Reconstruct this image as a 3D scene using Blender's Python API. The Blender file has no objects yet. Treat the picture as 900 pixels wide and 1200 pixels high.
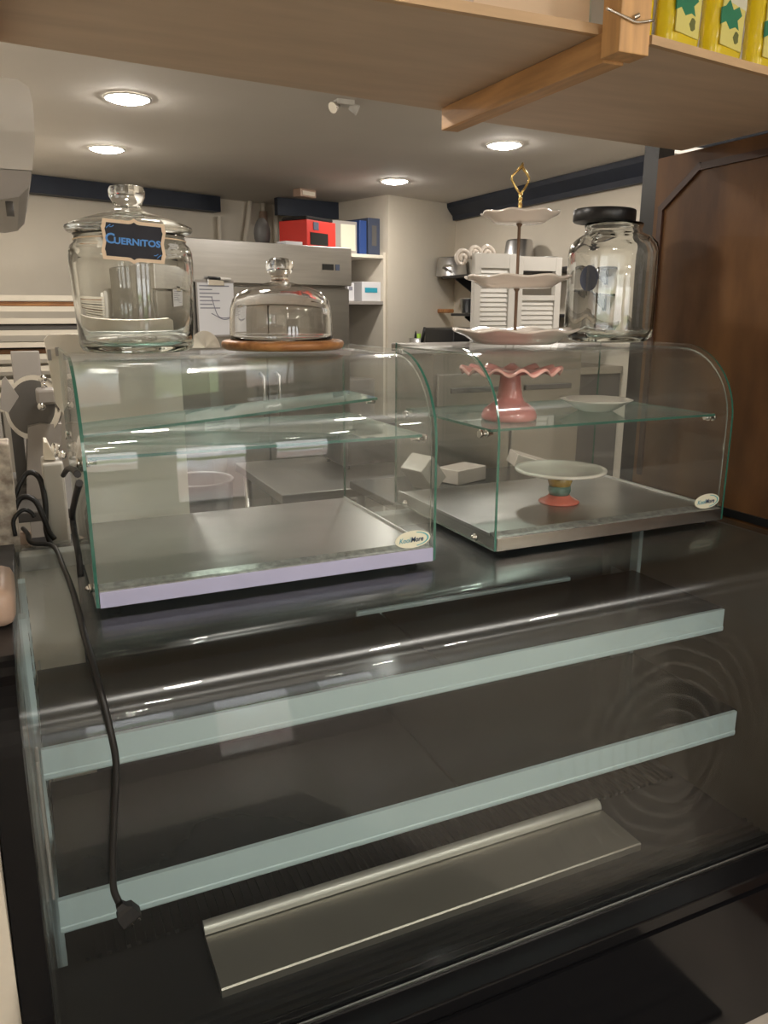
import bpy, bmesh, math, random
from mathutils import Vector, Matrix
random.seed(7)
PI = math.pi
C = bpy.context.scene.collection
H = 1.657                      # eye height above the floor; every z below is relative to the eye
FLOOR = -H
# ------------------------------------------------------------------ camera model
F, PITCH, ROLL, YAW = 920.86, math.radians(14.395), math.radians(0.062), math.radians(24.541)
FW = Vector((math.sin(YAW)*math.cos(PITCH), math.cos(YAW)*math.cos(PITCH), -math.sin(PITCH)))
RT = Vector((math.cos(YAW), -math.sin(YAW), 0))
UP = RT.cross(FW)
RT, UP = math.cos(ROLL)*RT + math.sin(ROLL)*UP, -math.sin(ROLL)*RT + math.cos(ROLL)*UP
def ray(x, y): return FW + RT*((x-450)/F) - UP*((y-600)/F)
def onY(x, y, Y): d = ray(x, y); return d*(Y/d.y)
def onX(x, y, X): d = ray(x, y); return d*(X/d.x)
def onZ(x, y, Z): d = ray(x, y); return d*(Z/d.z)

# ------------------------------------------------------------------ materials
MATS = {}
def _set(b, name, v):
    if name in b.inputs: b.inputs[name].default_value = v
def mat(name, col, rough=.5, metal=0, noise=0, nscale=8, bump=0, bscale=60, stretch=(1,1,1), coat=0, spec=.5, col2=None, trans=0, ior=1.45):
    if name in MATS: return MATS[name]
    m = bpy.data.materials.new(name); m.use_nodes = True
    nt = m.node_tree; b = nt.nodes['Principled BSDF']
    c = tuple(col)+(1,)
    b.inputs['Base Color'].default_value = c
    b.inputs['Roughness'].default_value = rough; b.inputs['Metallic'].default_value = metal
    _set(b, 'Coat Weight', coat); _set(b, 'Coat Roughness', .1); _set(b, 'Specular IOR Level', spec)
    _set(b, 'Transmission Weight', trans); _set(b, 'IOR', ior)
    tc = nt.nodes.new('ShaderNodeTexCoord'); mp = nt.nodes.new('ShaderNodeMapping')
    mp.inputs['Scale'].default_value = stretch
    nt.links.new(tc.outputs['Object'], mp.inputs['Vector'])
    if noise or col2:
        n = nt.nodes.new('ShaderNodeTexNoise'); n.inputs['Scale'].default_value = nscale; n.inputs['Detail'].default_value = 6
        nt.links.new(mp.outputs['Vector'], n.inputs['Vector'])
        r = nt.nodes.new('ShaderNodeValToRGB')
        k = col2 if col2 else tuple(max(0, v*(1-noise)) for v in col)
        r.color_ramp.elements[0].color = tuple(k)+(1,); r.color_ramp.elements[0].position = .32
        r.color_ramp.elements[1].color = c; r.color_ramp.elements[1].position = .68
        nt.links.new(n.outputs['Fac'], r.inputs['Fac']); nt.links.new(r.outputs['Color'], b.inputs['Base Color'])
    if bump:
        n2 = nt.nodes.new('ShaderNodeTexNoise'); n2.inputs['Scale'].default_value = bscale; n2.inputs['Detail'].default_value = 4
        nt.links.new(mp.outputs['Vector'], n2.inputs['Vector'])
        bp = nt.nodes.new('ShaderNodeBump'); bp.inputs['Strength'].default_value = bump; bp.inputs['Distance'].default_value = .01
        nt.links.new(n2.outputs['Fac'], bp.inputs['Height']); nt.links.new(bp.outputs['Normal'], b.inputs['Normal'])
    MATS[name] = m; return m
def emis(name, col, s):
    m = bpy.data.materials.new(name); m.use_nodes = True; nt = m.node_tree
    nt.nodes.clear(); o = nt.nodes.new('ShaderNodeOutputMaterial'); e = nt.nodes.new('ShaderNodeEmission')
    e.inputs['Color'].default_value = tuple(col)+(1,); e.inputs['Strength'].default_value = s
    nt.links.new(e.outputs[0], o.inputs[0]); MATS[name] = m; return m
def pane(name, tint, rough=0.0, haze=0.0, swirl=False, hazecol=(.5,.5,.48), streak=0.0):
    """sheet glass: clear body with a Schlick surface reflection, diffuse haze for wiped-on film, on shelf glass for painted reflection"""
    m = bpy.data.materials.new(name); m.use_nodes = True; nt = m.node_tree; N = nt.nodes; L = nt.links
    N.clear(); o = N.new('ShaderNodeOutputMaterial')
    t = N.new('ShaderNodeBsdfTransparent'); t.inputs[0].default_value = tuple(tint)+(1,)
    g = N.new('ShaderNodeBsdfGlossy'); g.inputs['Roughness'].default_value = rough
    geo = N.new('ShaderNodeNewGeometry')
    dt = N.new('ShaderNodeVectorMath'); dt.operation = 'DOT_PRODUCT'
    L.new(geo.outputs['Normal'], dt.inputs[0]); L.new(geo.outputs['Incoming'], dt.inputs[1])
    ab = N.new('ShaderNodeMath'); ab.operation = 'ABSOLUTE'; L.new(dt.outputs['Value'], ab.inputs[0])
    s1 = N.new('ShaderNodeMath'); s1.operation = 'SUBTRACT'; s1.inputs[0].default_value = 1; L.new(ab.outputs[0], s1.inputs[1])
    pw = N.new('ShaderNodeMath'); pw.operation = 'POWER'; pw.inputs[1].default_value = 5; L.new(s1.outputs[0], pw.inputs[0])
    ma = N.new('ShaderNodeMath'); ma.operation = 'MULTIPLY_ADD'; ma.inputs[1].default_value = .955; ma.inputs[2].default_value = .045; L.new(pw.outputs[0], ma.inputs[0])
    mx = N.new('ShaderNodeMixShader'); L.new(ma.outputs[0], mx.inputs[0]); L.new(t.outputs[0], mx.inputs[1])
    if streak:
        g2 = N.new('ShaderNodeBsdfGlossy'); g2.inputs['Roughness'].default_value = .25; g2.inputs['Anisotropy'].default_value = .6
        tg = N.new('ShaderNodeTangent'); tg.direction_type = 'RADIAL'; tg.axis = 'X'; L.new(tg.outputs[0], g2.inputs['Tangent'])
        mg = N.new('ShaderNodeMixShader'); mg.inputs[0].default_value = streak
        L.new(g.outputs[0], mg.inputs[1]); L.new(g2.outputs[0], mg.inputs[2]); L.new(mg.outputs[0], mx.inputs[2])
    else:
        L.new(g.outputs[0], mx.inputs[2])
    last = mx
    if haze:
        d = N.new('ShaderNodeBsdfDiffuse'); d.inputs[0].default_value = tuple(hazecol)+(1,)
        m2 = N.new('ShaderNodeMixShader'); L.new(last.outputs[0], m2.inputs[1]); L.new(d.outputs[0], m2.inputs[2])
        tc = N.new('ShaderNodeTexCoord'); n = N.new('ShaderNodeTexNoise'); n.inputs['Scale'].default_value = 3.5; n.inputs['Detail'].default_value = 5
        L.new(tc.outputs['Object'], n.inputs['Vector'])
        mm = N.new('ShaderNodeMath'); mm.operation = 'MULTIPLY'; mm.inputs[1].default_value = haze*2; L.new(n.outputs['Fac'], mm.inputs[0])
        out = mm
        if swirl:       # arcs left by a cleaning cloth at the right of the sheet
            mp = N.new('ShaderNodeMapping'); mp.inputs['Location'].default_value = swirl
            L.new(tc.outputs['Object'], mp.inputs['Vector'])
            w = N.new('ShaderNodeTexWave'); w.wave_type = 'RINGS'; w.rings_direction = 'SPHERICAL'; w.inputs['Scale'].default_value = 9
            w.inputs['Distortion'].default_value = 4.5; w.inputs['Detail'].default_value = 2; w.inputs['Detail Scale'].default_value = .5
            L.new(mp.outputs[0], w.inputs['Vector'])
            rr = N.new('ShaderNodeValToRGB'); rr.color_ramp.elements[0].position = .8; rr.color_ramp.elements[1].position = 1
            L.new(w.outputs['Fac'], rr.inputs['Fac'])
            ln = N.new('ShaderNodeVectorMath'); ln.operation = 'LENGTH'; L.new(mp.outputs[0], ln.inputs[0])
            mr = N.new('ShaderNodeMapRange'); mr.inputs['From Min'].default_value = .18; mr.inputs['From Max'].default_value = .42
            mr.inputs['To Min'].default_value = .03; mr.inputs['To Max'].default_value = 0
            L.new(ln.outputs['Value'], mr.inputs['Value'])
            m3 = N.new('ShaderNodeMath'); m3.operation = 'MULTIPLY'; L.new(rr.outputs[0], m3.inputs[0]); L.new(mr.outputs[0], m3.inputs[1])
            ad = N.new('ShaderNodeMath'); ad.operation = 'ADD'; L.new(mm.outputs[0], ad.inputs[0]); L.new(m3.outputs[0], ad.inputs[1]); out = ad
        L.new(out.outputs[0], m2.inputs[0]); last = m2
    L.new(last.outputs[0], o.inputs[0]); MATS[name] = m; return m
def solidglass(name, col=(1,1,1), rough=0):
    m = bpy.data.materials.new(name); m.use_nodes = True; nt = m.node_tree; N = nt.nodes; L = nt.links
    N.clear(); o = N.new('ShaderNodeOutputMaterial'); g = N.new('ShaderNodeBsdfGlass')
    g.inputs['Color'].default_value = tuple(col)+(1,); g.inputs['Roughness'].default_value = rough; g.inputs['IOR'].default_value = 1.48
    L.new(g.outputs[0], o.inputs[0]); MATS[name] = m; return m

M = {}
M['wall'] = mat('cream_wall_paint', (.70,.64,.54), .75, noise=.06, nscale=3, bump=.05)
M['ceil'] = mat('ceiling_paint', (.74,.70,.65), .85, noise=.05, nscale=2, bump=.04)
M['floor'] = mat('kitchen_tile', (.27,.25,.22), .45, noise=.3, nscale=6)
M['navy'] = mat('navy_paint', (.022,.03,.05), .5, noise=.2)
M['black'] = mat('black_satin', (.012,.012,.013), .35)
M['gloss'] = mat('black_gloss_laminate', (.006,.006,.007), .12, spec=.25)
M['rubber'] = mat('black_rubber', (.018,.017,.017), .6)
M['cord'] = mat('cord_plastic', (.011,.0105,.0105), .42)
M['steel'] = mat('brushed_stainless', (.56,.55,.53), .3, 1, noise=.12, nscale=4, stretch=(1,1,14))
M['steelX'] = mat('brushed_stainless_horizontal', (.46,.44,.41), .27, 1, noise=.14, nscale=5, stretch=(1.5,12,12))
M['tray'] = mat('tray_steel', (.52,.52,.51), .33, 1, noise=.22, nscale=5, bump=.04, bscale=30)
M['galv'] = mat('galvanised_lip', (.55,.56,.54), .45, .75, noise=.45, nscale=70)
M['film'] = mat('lavender_film_bar', (.48,.48,.68), .38, .15, noise=.06)
M['chrome'] = mat('chrome', (.72,.70,.66), .14, 1)
M['alu'] = mat('aluminium', (.62,.62,.62), .32, 1, noise=.1)
M['white'] = mat('white_plastic', (.62,.60,.56), .4, noise=.05)
M['boardwhite'] = mat('white_board_plastic', (.90,.83,.72), .45)
M['shopwall'] = mat('dimmed_shop_wall', (.11,.085,.065), .7, noise=.1)  # unseen wall, coloured dark so the glass reflects a dim shop
M['strip'] = mat('white_price_rail', (.56,.68,.70), .35, noise=.05, nscale=3)
M['cream'] = mat('cream_plastic', (.80,.74,.63), .45, noise=.06)
M['ceramic'] = mat('cream_ceramic', (.76,.69,.62), .18, coat=.5)
M['whitecer'] = mat('white_ceramic', (.86,.82,.74), .16, coat=.5)
M['pinkcer'] = mat('pink_ceramic', (.66,.27,.25), .2, coat=.5, noise=.12, nscale=14)
M['pinkrim'] = mat('pale_pink_glaze', (.80,.46,.40), .2, coat=.5)
M['coral'] = mat('coral_ceramic', (.78,.20,.14), .2, coat=.4)
M['teal'] = mat('teal_glaze', (.20,.42,.36), .25, coat=.4, noise=.4, nscale=60)
M['yellowg'] = mat('yellow_glaze', (.75,.55,.14), .25, coat=.4, noise=.3, nscale=50)
M['gold'] = mat('gold_wire', (.80,.58,.22), .25, 1)
M['bronze'] = mat('bronze_rod', (.16,.10,.065), .5, .3)
M['plywood'] = mat('plywood_shelf', (.66,.52,.39), .6, noise=.13, nscale=3.2, stretch=(1,6,6), bump=.04)
M['edgewood'] = mat('pale_edge_wood', (.62,.42,.24), .55, noise=.2, nscale=4, stretch=(1,9,9))
M['pine'] = mat('pine_timber', (.64,.36,.15), .5, noise=.3, nscale=7, stretch=(9,1,9), bump=.05)
M['pineV'] = mat('pine_upright', (.66,.38,.16), .5, noise=.28, nscale=7, stretch=(9,9,1), bump=.05)
M['boxwood'] = mat('pale_box_wood', (.74,.56,.38), .5, noise=.12, nscale=4, stretch=(1,7,7))
M['walnut'] = mat('brown_stained_panel', (.225,.112,.046), .42, nscale=1.9, stretch=(3,3,1), col2=(.085,.042,.022), bump=.03, spec=.3)
M['walnutd'] = mat('dark_stained_frame', (.07,.03,.018), .4, noise=.3, nscale=3, stretch=(4,4,1))
M['board'] = mat('acacia_board', (.50,.24,.085), .42, nscale=4, stretch=(2,14,10), col2=(.26,.105,.04))
M['dark'] = mat('dark_interior', (.02,.021,.022), .5)
M['shelfmetal'] = mat('dark_shelf_metal', (.026,.032,.035), .22, .3, noise=.3, nscale=3.5)
M['deck'] = mat('stainless_deck', (.60,.55,.47), .36, .7, noise=.12, nscale=4)
M['glintlip'] = mat('pale_lip_glint', (.80,.76,.68), .3, .25)  # pale and barely metallic: the highlight is put into the colour
M['taupe'] = mat('taupe_liner', (.14,.12,.10), .4, noise=.2)  # taupe end panel, lightened in place of the shop floor's reflection
M['red'] = mat('red_cardboard', (.62,.035,.025), .35, noise=.1, coat=.3)
M['yellow'] = mat('yellow_film_pack', (.80,.62,.02), .22, noise=.1, nscale=10, bump=.25, bscale=25, coat=.5)
M['olive'] = mat('olive_print', (.16,.18,.06), .35)
M['green'] = mat('green_print', (.03,.22,.12), .35)
M['packwhite'] = mat('white_print', (.72,.72,.58), .3)
M['packpale'] = mat('pale_yellow_print', (.74,.68,.22), .3)
M['paper'] = mat('paper', (.72,.72,.74), .7)
M['ink'] = mat('grey_ink', (.25,.25,.30), .7)
M['slate'] = mat('chalkboard_slate', (.035,.037,.05), .75, noise=.2, nscale=30)
M['tagframe'] = mat('cream_tag_frame', (.82,.64,.46), .5)
M['chalk'] = mat('blue_chalk', (.12,.34,.80), .8)
M['stick'] = mat('cream_sticker', (.80,.78,.62), .35)
M['stickteal'] = mat('teal_sticker_band', (.10,.42,.46), .35)
M['navyprint'] = mat('navy_print', (.015,.05,.12), .4)
M['blueprint'] = mat('blue_print', (.04,.34,.46), .4)
M['grey'] = mat('grey_enamel', (.36,.335,.31), .4, noise=.06)
M['greyd'] = mat('dark_grey_enamel', (.12,.115,.11), .42, noise=.1)
M['fridge'] = mat('fridge_steel', (.33,.315,.285), .38, .85, noise=.1, nscale=3, stretch=(1,1,8))
M['blue'] = mat('blue_folder', (.03,.07,.24), .4)
M['bluegrey'] = mat('grey_blue_binder', (.06,.075,.12), .45)
M['tan'] = mat('tan_plastic', (.48,.34,.26), .35, noise=.08)
M['stone'] = mat('mottled_stone', (.62,.55,.46), .5, nscale=45, col2=(.24,.19,.15))
M['bag'] = mat('grey_bag', (.32,.33,.30), .3, noise=.3, nscale=30)
M['lime'] = mat('lime_handle', (.35,.62,.06), .4)
M['tile'] = mat('shop_tile', (.56,.51,.45), .35, noise=.12)
M['lampglow'] = emis('lamp_lens', (1,.93,.84), 60)
M['led'] = mat('indicator_black', (.02,.02,.02), .2)
M['pane'] = pane('clear_sheet_glass', (.975,.985,.98), haze=.010, streak=.35)
M['panet'] = pane('thin_shelf_glass', (.86,.955,.925), haze=.15, hazecol=(.55,.72,.68))  # pale teal haze paints in the ceiling's reflection on the shelves
M['bigpane'] = pane('counter_sheet_glass', (.905,.93,.93), haze=.004, swirl=(-.396,.41,-.718), hazecol=(.46,.44,.40), streak=.7)
M['edge'] = mat('green_glass_edge', (.035,.17,.125), .12, coat=.6, trans=.25)
M['edgel'] = mat('pale_glass_edge', (.30,.36,.31), .12, coat=.6, trans=.5)
M['jar'] = solidglass('jar_glass', (.965,.97,.96))
M['domeg'] = solidglass('dome_glass', (.985,.985,.98))

# ------------------------------------------------------------------ mesh helpers
def nb(): return bmesh.new()
def box(bm, x0, x1, y0, y1, z0, z1, mi=0, bev=0, rot=None, piv=None):
    vs = [bm.verts.new((x, y, z)) for z in (z0, z1) for y in (y0, y1) for x in (x0, x1)]
    fs = [bm.faces.new([vs[i] for i in q]) for q in ((0,2,3,1),(4,5,7,6),(0,1,5,4),(2,6,7,3),(0,4,6,2),(1,3,7,5))]
    for f in fs: f.material_index = mi
    if rot is not None:
        bmesh.ops.rotate(bm, verts=vs, cent=piv or ((x0+x1)/2,(y0+y1)/2,(z0+z1)/2), matrix=rot)
    if bev:
        es = list({e for f in fs for e in f.edges})
        r = bmesh.ops.bevel(bm, geom=es, offset=bev, segments=2, affect='EDGES', profile=.5)
        for f in r['faces']: f.material_index = mi
    return vs
def prism(bm, poly, axis, a0, a1, mi=0, side=None):
    """extrude a 2-D polygon along an axis ('X': (y,z), 'Y': (x,z), 'Z': (x,y)); side = material of the rim faces"""
    def P(p, a):
        return {'X': (a, p[0], p[1]), 'Y': (p[0], a, p[1]), 'Z': (p[0], p[1], a)}[axis]
    A = [bm.verts.new(P(p, a0)) for p in poly]; B = [bm.verts.new(P(p, a1)) for p in poly]
    f = bm.faces.new(A[::-1]); f.material_index = mi
    f = bm.faces.new(B); f.material_index = mi
    n = len(poly)
    for i in range(n):
        f = bm.faces.new((A[i], A[(i+1) % n], B[(i+1) % n], B[i])); f.material_index = mi if side is None else side
    return A+B
def lathe(bm, prof, seg=48, c=(0,0,0), mi=0, fn=None):
    """revolve (r,z); fn(angle, r, z) -> (r, z) shapes a non-round rim"""
    rings = []
    for r, z in prof:
        if r < 1e-6: rings.append([bm.verts.new((c[0], c[1], c[2]+z))]); continue
        ring = []
        for k in range(seg):
            a = 2*PI*k/seg
            rr, zz = fn(a, r, z) if fn else (r, z)
            ring.append(bm.verts.new((c[0]+rr*math.cos(a), c[1]+rr*math.sin(a), c[2]+zz)))
        rings.append(ring)
    for A, B in zip(rings, rings[1:]):
        for k in range(seg):
            k2 = (k+1) % seg
            if len(A) == 1 and len(B) == 1: continue
            if len(A) == 1: f = bm.faces.new((A[0], B[k2], B[k]))
            elif len(B) == 1: f = bm.faces.new((A[k], A[k2], B[0]))
            else: f = bm.faces.new((A[k], A[k2], B[k2], B[k]))
            f.material_index = mi; f.smooth = True
def smooth_path(pts, n=8):
    pts = [Vector(p) for p in pts]; out = []
    P = [pts[0]*2-pts[1]]+pts+[pts[-1]*2-pts[-2]]
    for i in range(1, len(P)-2):
        a, b, c, d = P[i-1:i+3]
        for k in range(n):
            t = k/n
            out.append(.5*((2*b)+(c-a)*t+(2*a-5*b+4*c-d)*t*t+(3*b-a-3*c+d)*t**3))
    out.append(pts[-1]); return out
def tube(bm, pts, r, seg=10, mi=0, cap=True, closed=False):
    pts = [Vector(p) for p in pts]; n = len(pts); rings = []; up = None
    for i, p in enumerate(pts):
        t = (pts[(i+1) % n]-pts[i-1]) if closed else (pts[min(i+1, n-1)]-pts[max(i-1, 0)])
        t.normalize()
        if up is None:
            up = Vector((0,0,1)) if abs(t.z) < .9 else Vector((1,0,0))
        s = t.cross(up).normalized(); up = s.cross(t).normalized()
        rr = r[i] if isinstance(r, (list, tuple)) else r
        rings.append([bm.verts.new(p+(s*math.cos(2*PI*k/seg)+up*math.sin(2*PI*k/seg))*rr) for k in range(seg)])
    rg = list(zip(rings, rings[1:])) + ([(rings[-1], rings[0])] if closed else [])
    for A, B in rg:
        for k in range(seg):
            f = bm.faces.new((A[k], A[(k+1) % seg], B[(k+1) % seg], B[k])); f.smooth = True; f.material_index = mi
    if cap and not closed:
        bm.faces.new(rings[0][::-1]).material_index = mi; bm.faces.new(rings[-1]).material_index = mi
def cyl(bm, a, b, r, seg=16, mi=0, r2=None): tube(bm, [a, b], [r, r if r2 is None else r2], seg, mi)
def ball(bm, c, r, mi=0, sc=(1,1,1), seg=16):
    prof = [(0,-r)]+[(r*math.cos(t), r*math.sin(t)) for t in [(-.5+k/10)*PI for k in range(1,10)]]+[(0,r)]
    n0 = len(bm.verts); lathe(bm, prof, seg, (0,0,0), mi)
    bm.verts.ensure_lookup_table()
    for v in bm.verts[n0:]: v.co = Vector((v.co.x*sc[0]+c[0], v.co.y*sc[1]+c[1], v.co.z*sc[2]+c[2]))

def rootloc(o):
    while o.parent: o = o.parent
    return o.location.copy()
def obj(name, bm, mats, parent=None, local=False, smooth_angle=None):
    bmesh.ops.recalc_face_normals(bm, faces=bm.faces)
    me = bpy.data.meshes.new(name); bm.to_mesh(me); bm.free()
    for m in (mats if isinstance(mats, (list, tuple)) else [mats]): me.materials.append(M[m] if isinstance(m, str) else m)
    o = bpy.data.objects.new(name, me); C.objects.link(o)
    if parent:
        o.parent = parent
        if not local: me.transform(Matrix.Translation(-rootloc(parent)))
    if smooth_angle is not None:
        for p in me.polygons: p.use_smooth = True
        try: me.set_sharp_from_angle(angle=math.radians(smooth_angle))
        except Exception: pass
    return o
def thing(name, label, cat, loc=(0,0,0), group=None, rz=0):
    o = bpy.data.objects.new(name, None); C.objects.link(o); o.location = loc; o.rotation_euler = (0,0,rz)
    o.empty_display_size = .05
    o['label'] = label; o['category'] = cat
    if group: o['group'] = group
    return o
def tag(o, label, cat, group=None):
    """set the descriptive properties of a one-mesh thing; origin moved to its base centre"""
    o['label'] = label; o['category'] = cat
    if group: o['group'] = group
    if o.type == 'MESH' and o.location.length < 1e-9:
        v = [x.co for x in o.data.vertices]
        c = Vector(((min(p.x for p in v)+max(p.x for p in v))/2, (min(p.y for p in v)+max(p.y for p in v))/2, min(p.z for p in v)))
        o.data.transform(Matrix.Translation(-c)); o.location = c
    return o
def struct(name, bm, m, parent=None):
    o = obj(name, bm, m, parent)
    if not parent: o['kind'] = 'structure'
    return o
def text_bm(s, size, mtx, depth=.0006, shear=0, bold=0, align='CENTER', sx=1):
    cu = bpy.data.curves.new('lettering', 'FONT'); cu.body = s; cu.size = size; cu.extrude = depth; cu.shear = shear; cu.offset = bold
    cu.align_x = align; cu.align_y = 'CENTER'; cu.resolution_u = 3
    t = bpy.data.objects.new('lettering', cu); C.objects.link(t)
    dg = bpy.context.evaluated_depsgraph_get(); dg.update()
    me = bpy.data.meshes.new_from_object(t.evaluated_get(dg))
    bm = nb(); bm.from_mesh(me)
    bpy.data.objects.remove(t); bpy.data.meshes.remove(me); bpy.data.curves.remove(cu)
    bmesh.ops.scale(bm, verts=bm.verts, vec=(sx,1,1))
    bmesh.ops.transform(bm, verts=bm.verts, matrix=mtx); return bm
def join(a, b):
    me = bpy.data.meshes.new('t'); b.to_mesh(me); b.free(); a.from_mesh(me); bpy.data.meshes.remove(me)
def stand_xz(x, y, z, tilt=0): return Matrix.Translation((x, y, z)) @ Matrix.Rotation(PI/2, 4, 'X') @ Matrix.Rotation(tilt, 4, 'Z')

# ================================================================== SETTING
WL = -.15; ZT0 = -.55; WR = 3.07; CZ = .76; YF = -4.97
b = nb(); box(b, WL-.1, WR+.1, 1.5, 7.2, FLOOR-.1, FLOOR); struct('floor_kitchen', b, 'floor')
b = nb(); box(b, WL-.1, WR+.1, YF-.1, 1.5, FLOOR-.1, FLOOR); struct('floor_shop', b, 'tile')
b = nb(); box(b, WL-.1, WR+.1, YF-.1, 7.2, CZ, CZ+.1); struct('ceiling', b, 'ceil')
b = nb(); box(b, WL-.1, WL, YF, 7.1, FLOOR, CZ); struct('wall_left', b, 'wall')
b = nb(); box(b, WR, WR+.1, YF, 7.1, FLOOR, CZ); struct('wall_right', b, 'wall')
# kitchen back wall, about 21 degrees askew to the counter
A1 = math.radians(21); K = Vector((math.cos(A1), math.sin(A1), 0)); KN = Vector((-K.y, K.x, 0))
p0 = Vector((.12, 5.36, 0)); p0 -= K*((.12-WL)/K.x); p1 = p0 + K*3.6
def quad(p, q, n, d): return [(p.x,p.y), (q.x,q.y), (q.x+n.x*d,q.y+n.y*d), (p.x+n.x*d,p.y+n.y*d)]
b = nb(); prism(b, quad(p0, p1, KN, .1), 'Z', FLOOR, CZ); struct('wall_back', b, 'wall')
# wall block right of the shelf niche
c0 = onZ(455, 228, CZ); c1 = Vector((WR, c0.y + (WR-c0.x)*.40, 0))
b = nb(); prism(b, [(c0.x,c0.y), (c1.x,c1.y), (WR,6.6), (c0.x-.292*1.2,c0.y+.956*1.2)], 'Z', FLOOR, CZ); struct('wall_niche', b, 'wall')
# dark crown strips
def crown(name, p, q, n, d, h, lab=None):
    b = nb(); prism(b, quad(p, q, n, d), 'Z', CZ-h, CZ-.001); return struct(name, b, 'navy')
crown('trim_1', p0-KN*.002, p0+K*1.60-KN*.002, -KN, .09, .10)
b = nb(); prism(b, [(WR-.002,CZ-.001),(WR-.10,CZ-.001),(WR-.095,CZ-.03),(WR-.045,CZ-.085),(WR-.04,CZ-.115),(WR-.002,CZ-.115)], 'Y', 1.95, c1.y-.03); struct('trim_3', b, 'navy')
b = nb(); box(b, 1.742, 1.80, 1.905, 1.965, FLOOR, CZ-.002); struct('trim_4', b, 'black')
# shop front behind the camera: wall with a glass door and a window
b = nb()
for x0,x1,z0,z1 in ((WL,.15,FLOOR,CZ),(.15,1.0,FLOOR,-1.15),(.15,1.0,.55,CZ),(1.0,1.27,FLOOR,CZ),(1.27,2.08,.55,CZ),(2.08,2.30,FLOOR,CZ),(2.30,2.98,FLOOR,-1.15),(2.30,2.98,.55,CZ),(2.98,WR,FLOOR,CZ)):
    box(b, x0, x1, YF-.1, YF, z0, z1)
struct('wall_front', b, 'shopwall')
def lit(name, x0, x1, z0, z1, fr):
    m = bpy.data.materials.new(name+'_daylight'); m.use_nodes = True; nt = m.node_tree; N = nt.nodes; N.clear()
    o = N.new('ShaderNodeOutputMaterial'); e = N.new('ShaderNodeEmission'); tc = N.new('ShaderNodeTexCoord'); sp = N.new('ShaderNodeSeparateXYZ')
    r = N.new('ShaderNodeValToRGB'); n = N.new('ShaderNodeTexNoise'); n.inputs['Scale'].default_value = 4; n.inputs['Detail'].default_value = 6
    nt.links.new(tc.outputs['Object'], n.inputs['Vector'])
    nt.links.new(tc.outputs['Generated'], sp.inputs[0])
    a = N.new('ShaderNodeMath'); a.operation = 'MULTIPLY_ADD'; a.inputs[1].default_value = .22; nt.links.new(n.outputs['Fac'], a.inputs[0])
    s = N.new('ShaderNodeMath'); s.operation = 'SUBTRACT'; s.inputs[1].default_value = .11; nt.links.new(sp.outputs['Z'], s.inputs[0]); nt.links.new(s.outputs[0], a.inputs[2])
    cr = r.color_ramp
    cr.elements[0].position = 0; cr.elements[0].color = (.55,.52,.48,1)
    for p, c in ((.10,(.50,.36,.32,1)),(.2,(.58,.46,.42,1)),(.27,(.9,.92,.95,1)),(.33,(.22,.30,.14,1)),(.44,(.30,.38,.20,1)),(.5,(.95,.97,1,1)),(.8,(1,1,1,1))):
        q = cr.elements.new(p); q.color = c
    cr.elements[-1].color = (1,1,1,1)
    nt.links.new(a.outputs[0], r.inputs['Fac']); nt.links.new(r.outputs['Color'], e.inputs['Color']); e.inputs['Strength'].default_value = 2.0
    nt.links.new(e.outputs[0], o.inputs[0]); MATS[m.name] = m
    b = nb(); box(b, x0, x1, YF-.07, YF-.05, z0, z1); w = struct(name, b, m)
    b = nb(); t = .05
    box(b, x0, x0+t, YF-.05, YF, z0, z1); box(b, x1-t, x1, YF-.05, YF, z0, z1); box(b, x0+t, x1-t, YF-.05, YF, z0, z0+t); box(b, x0+t, x1-t, YF-.05, YF, z1-t, z1)
    f = obj(fr, b, 'black', w)
lit('window_1', .15, 1.0, -1.15, .55, 'window_frame')
lit('door_1', 1.27, 2.08, FLOOR, .55, 'door_frame')
lit('window_2', 2.30, 2.98, -1.15, .55, 'window_frame')

b = nb(); box(b, WL+.02, 1.392, -2.6, .98, FLOOR+.0005, FLOOR+.012, bev=.004)
for k in range(60): box(b, WL+.06, 1.36, -2.55+.058*k, -2.525+.058*k, FLOOR+.012, FLOOR+.015)
tag(obj('floor_mat', b, 'rubber'), 'black ribbed floor mat on the shop floor in front of the long display case', 'mat')
b = nb(); box(b, WL-.001, -.103, 1.14, 1.30, FLOOR, ZT0-.02); struct('wall_return', b, 'wall')

# ================================================================== CEILING LAMPS
def downlight(x, y, label, r=.076):
    t = thing('ceiling_downlight', label, 'ceiling light', (x, y, CZ), 'round recessed ceiling lights')
    b = nb(); lathe(b, [(r, -.001), (r, -.006), (r+.009, -.006), (r+.011, -.001)], 40, (x, y, CZ)); obj('trim_ring', b, 'white', t)
    b = nb(); lathe(b, [(0, -.020), (r*.5, -.0175), (r*.85, -.011), (r, -.003)], 40, (x, y, CZ)); obj('lens', b, 'lampglow', t)
    return t
downlight(.462, 3.30, 'lit round ceiling light at upper left, nearer of the two above the knobbed jar')
downlight(.49, 4.32, 'lit round ceiling light on the left just behind the nearer one, above the jar lid')
downlight(2.19, 3.43, 'lit round ceiling light above the gold handle of the tiered stand')
downlight(2.18, 4.62, 'lit round ceiling light nearest the wall block beside the shelf niche')
FRONT = [(.46,2.2), (2.19,2.2), (.46,-.1), (1.35,-.1), (2.19,-.1), (.46,-1.3), (2.19,-1.3), (.46,-2.6), (2.19,-2.6), (.46,-3.8), (2.19,-3.8)]
for i, (x, y) in enumerate(FRONT):
    downlight(x, y, 'lit round ceiling light above the shop side, out of the photo')

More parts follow.
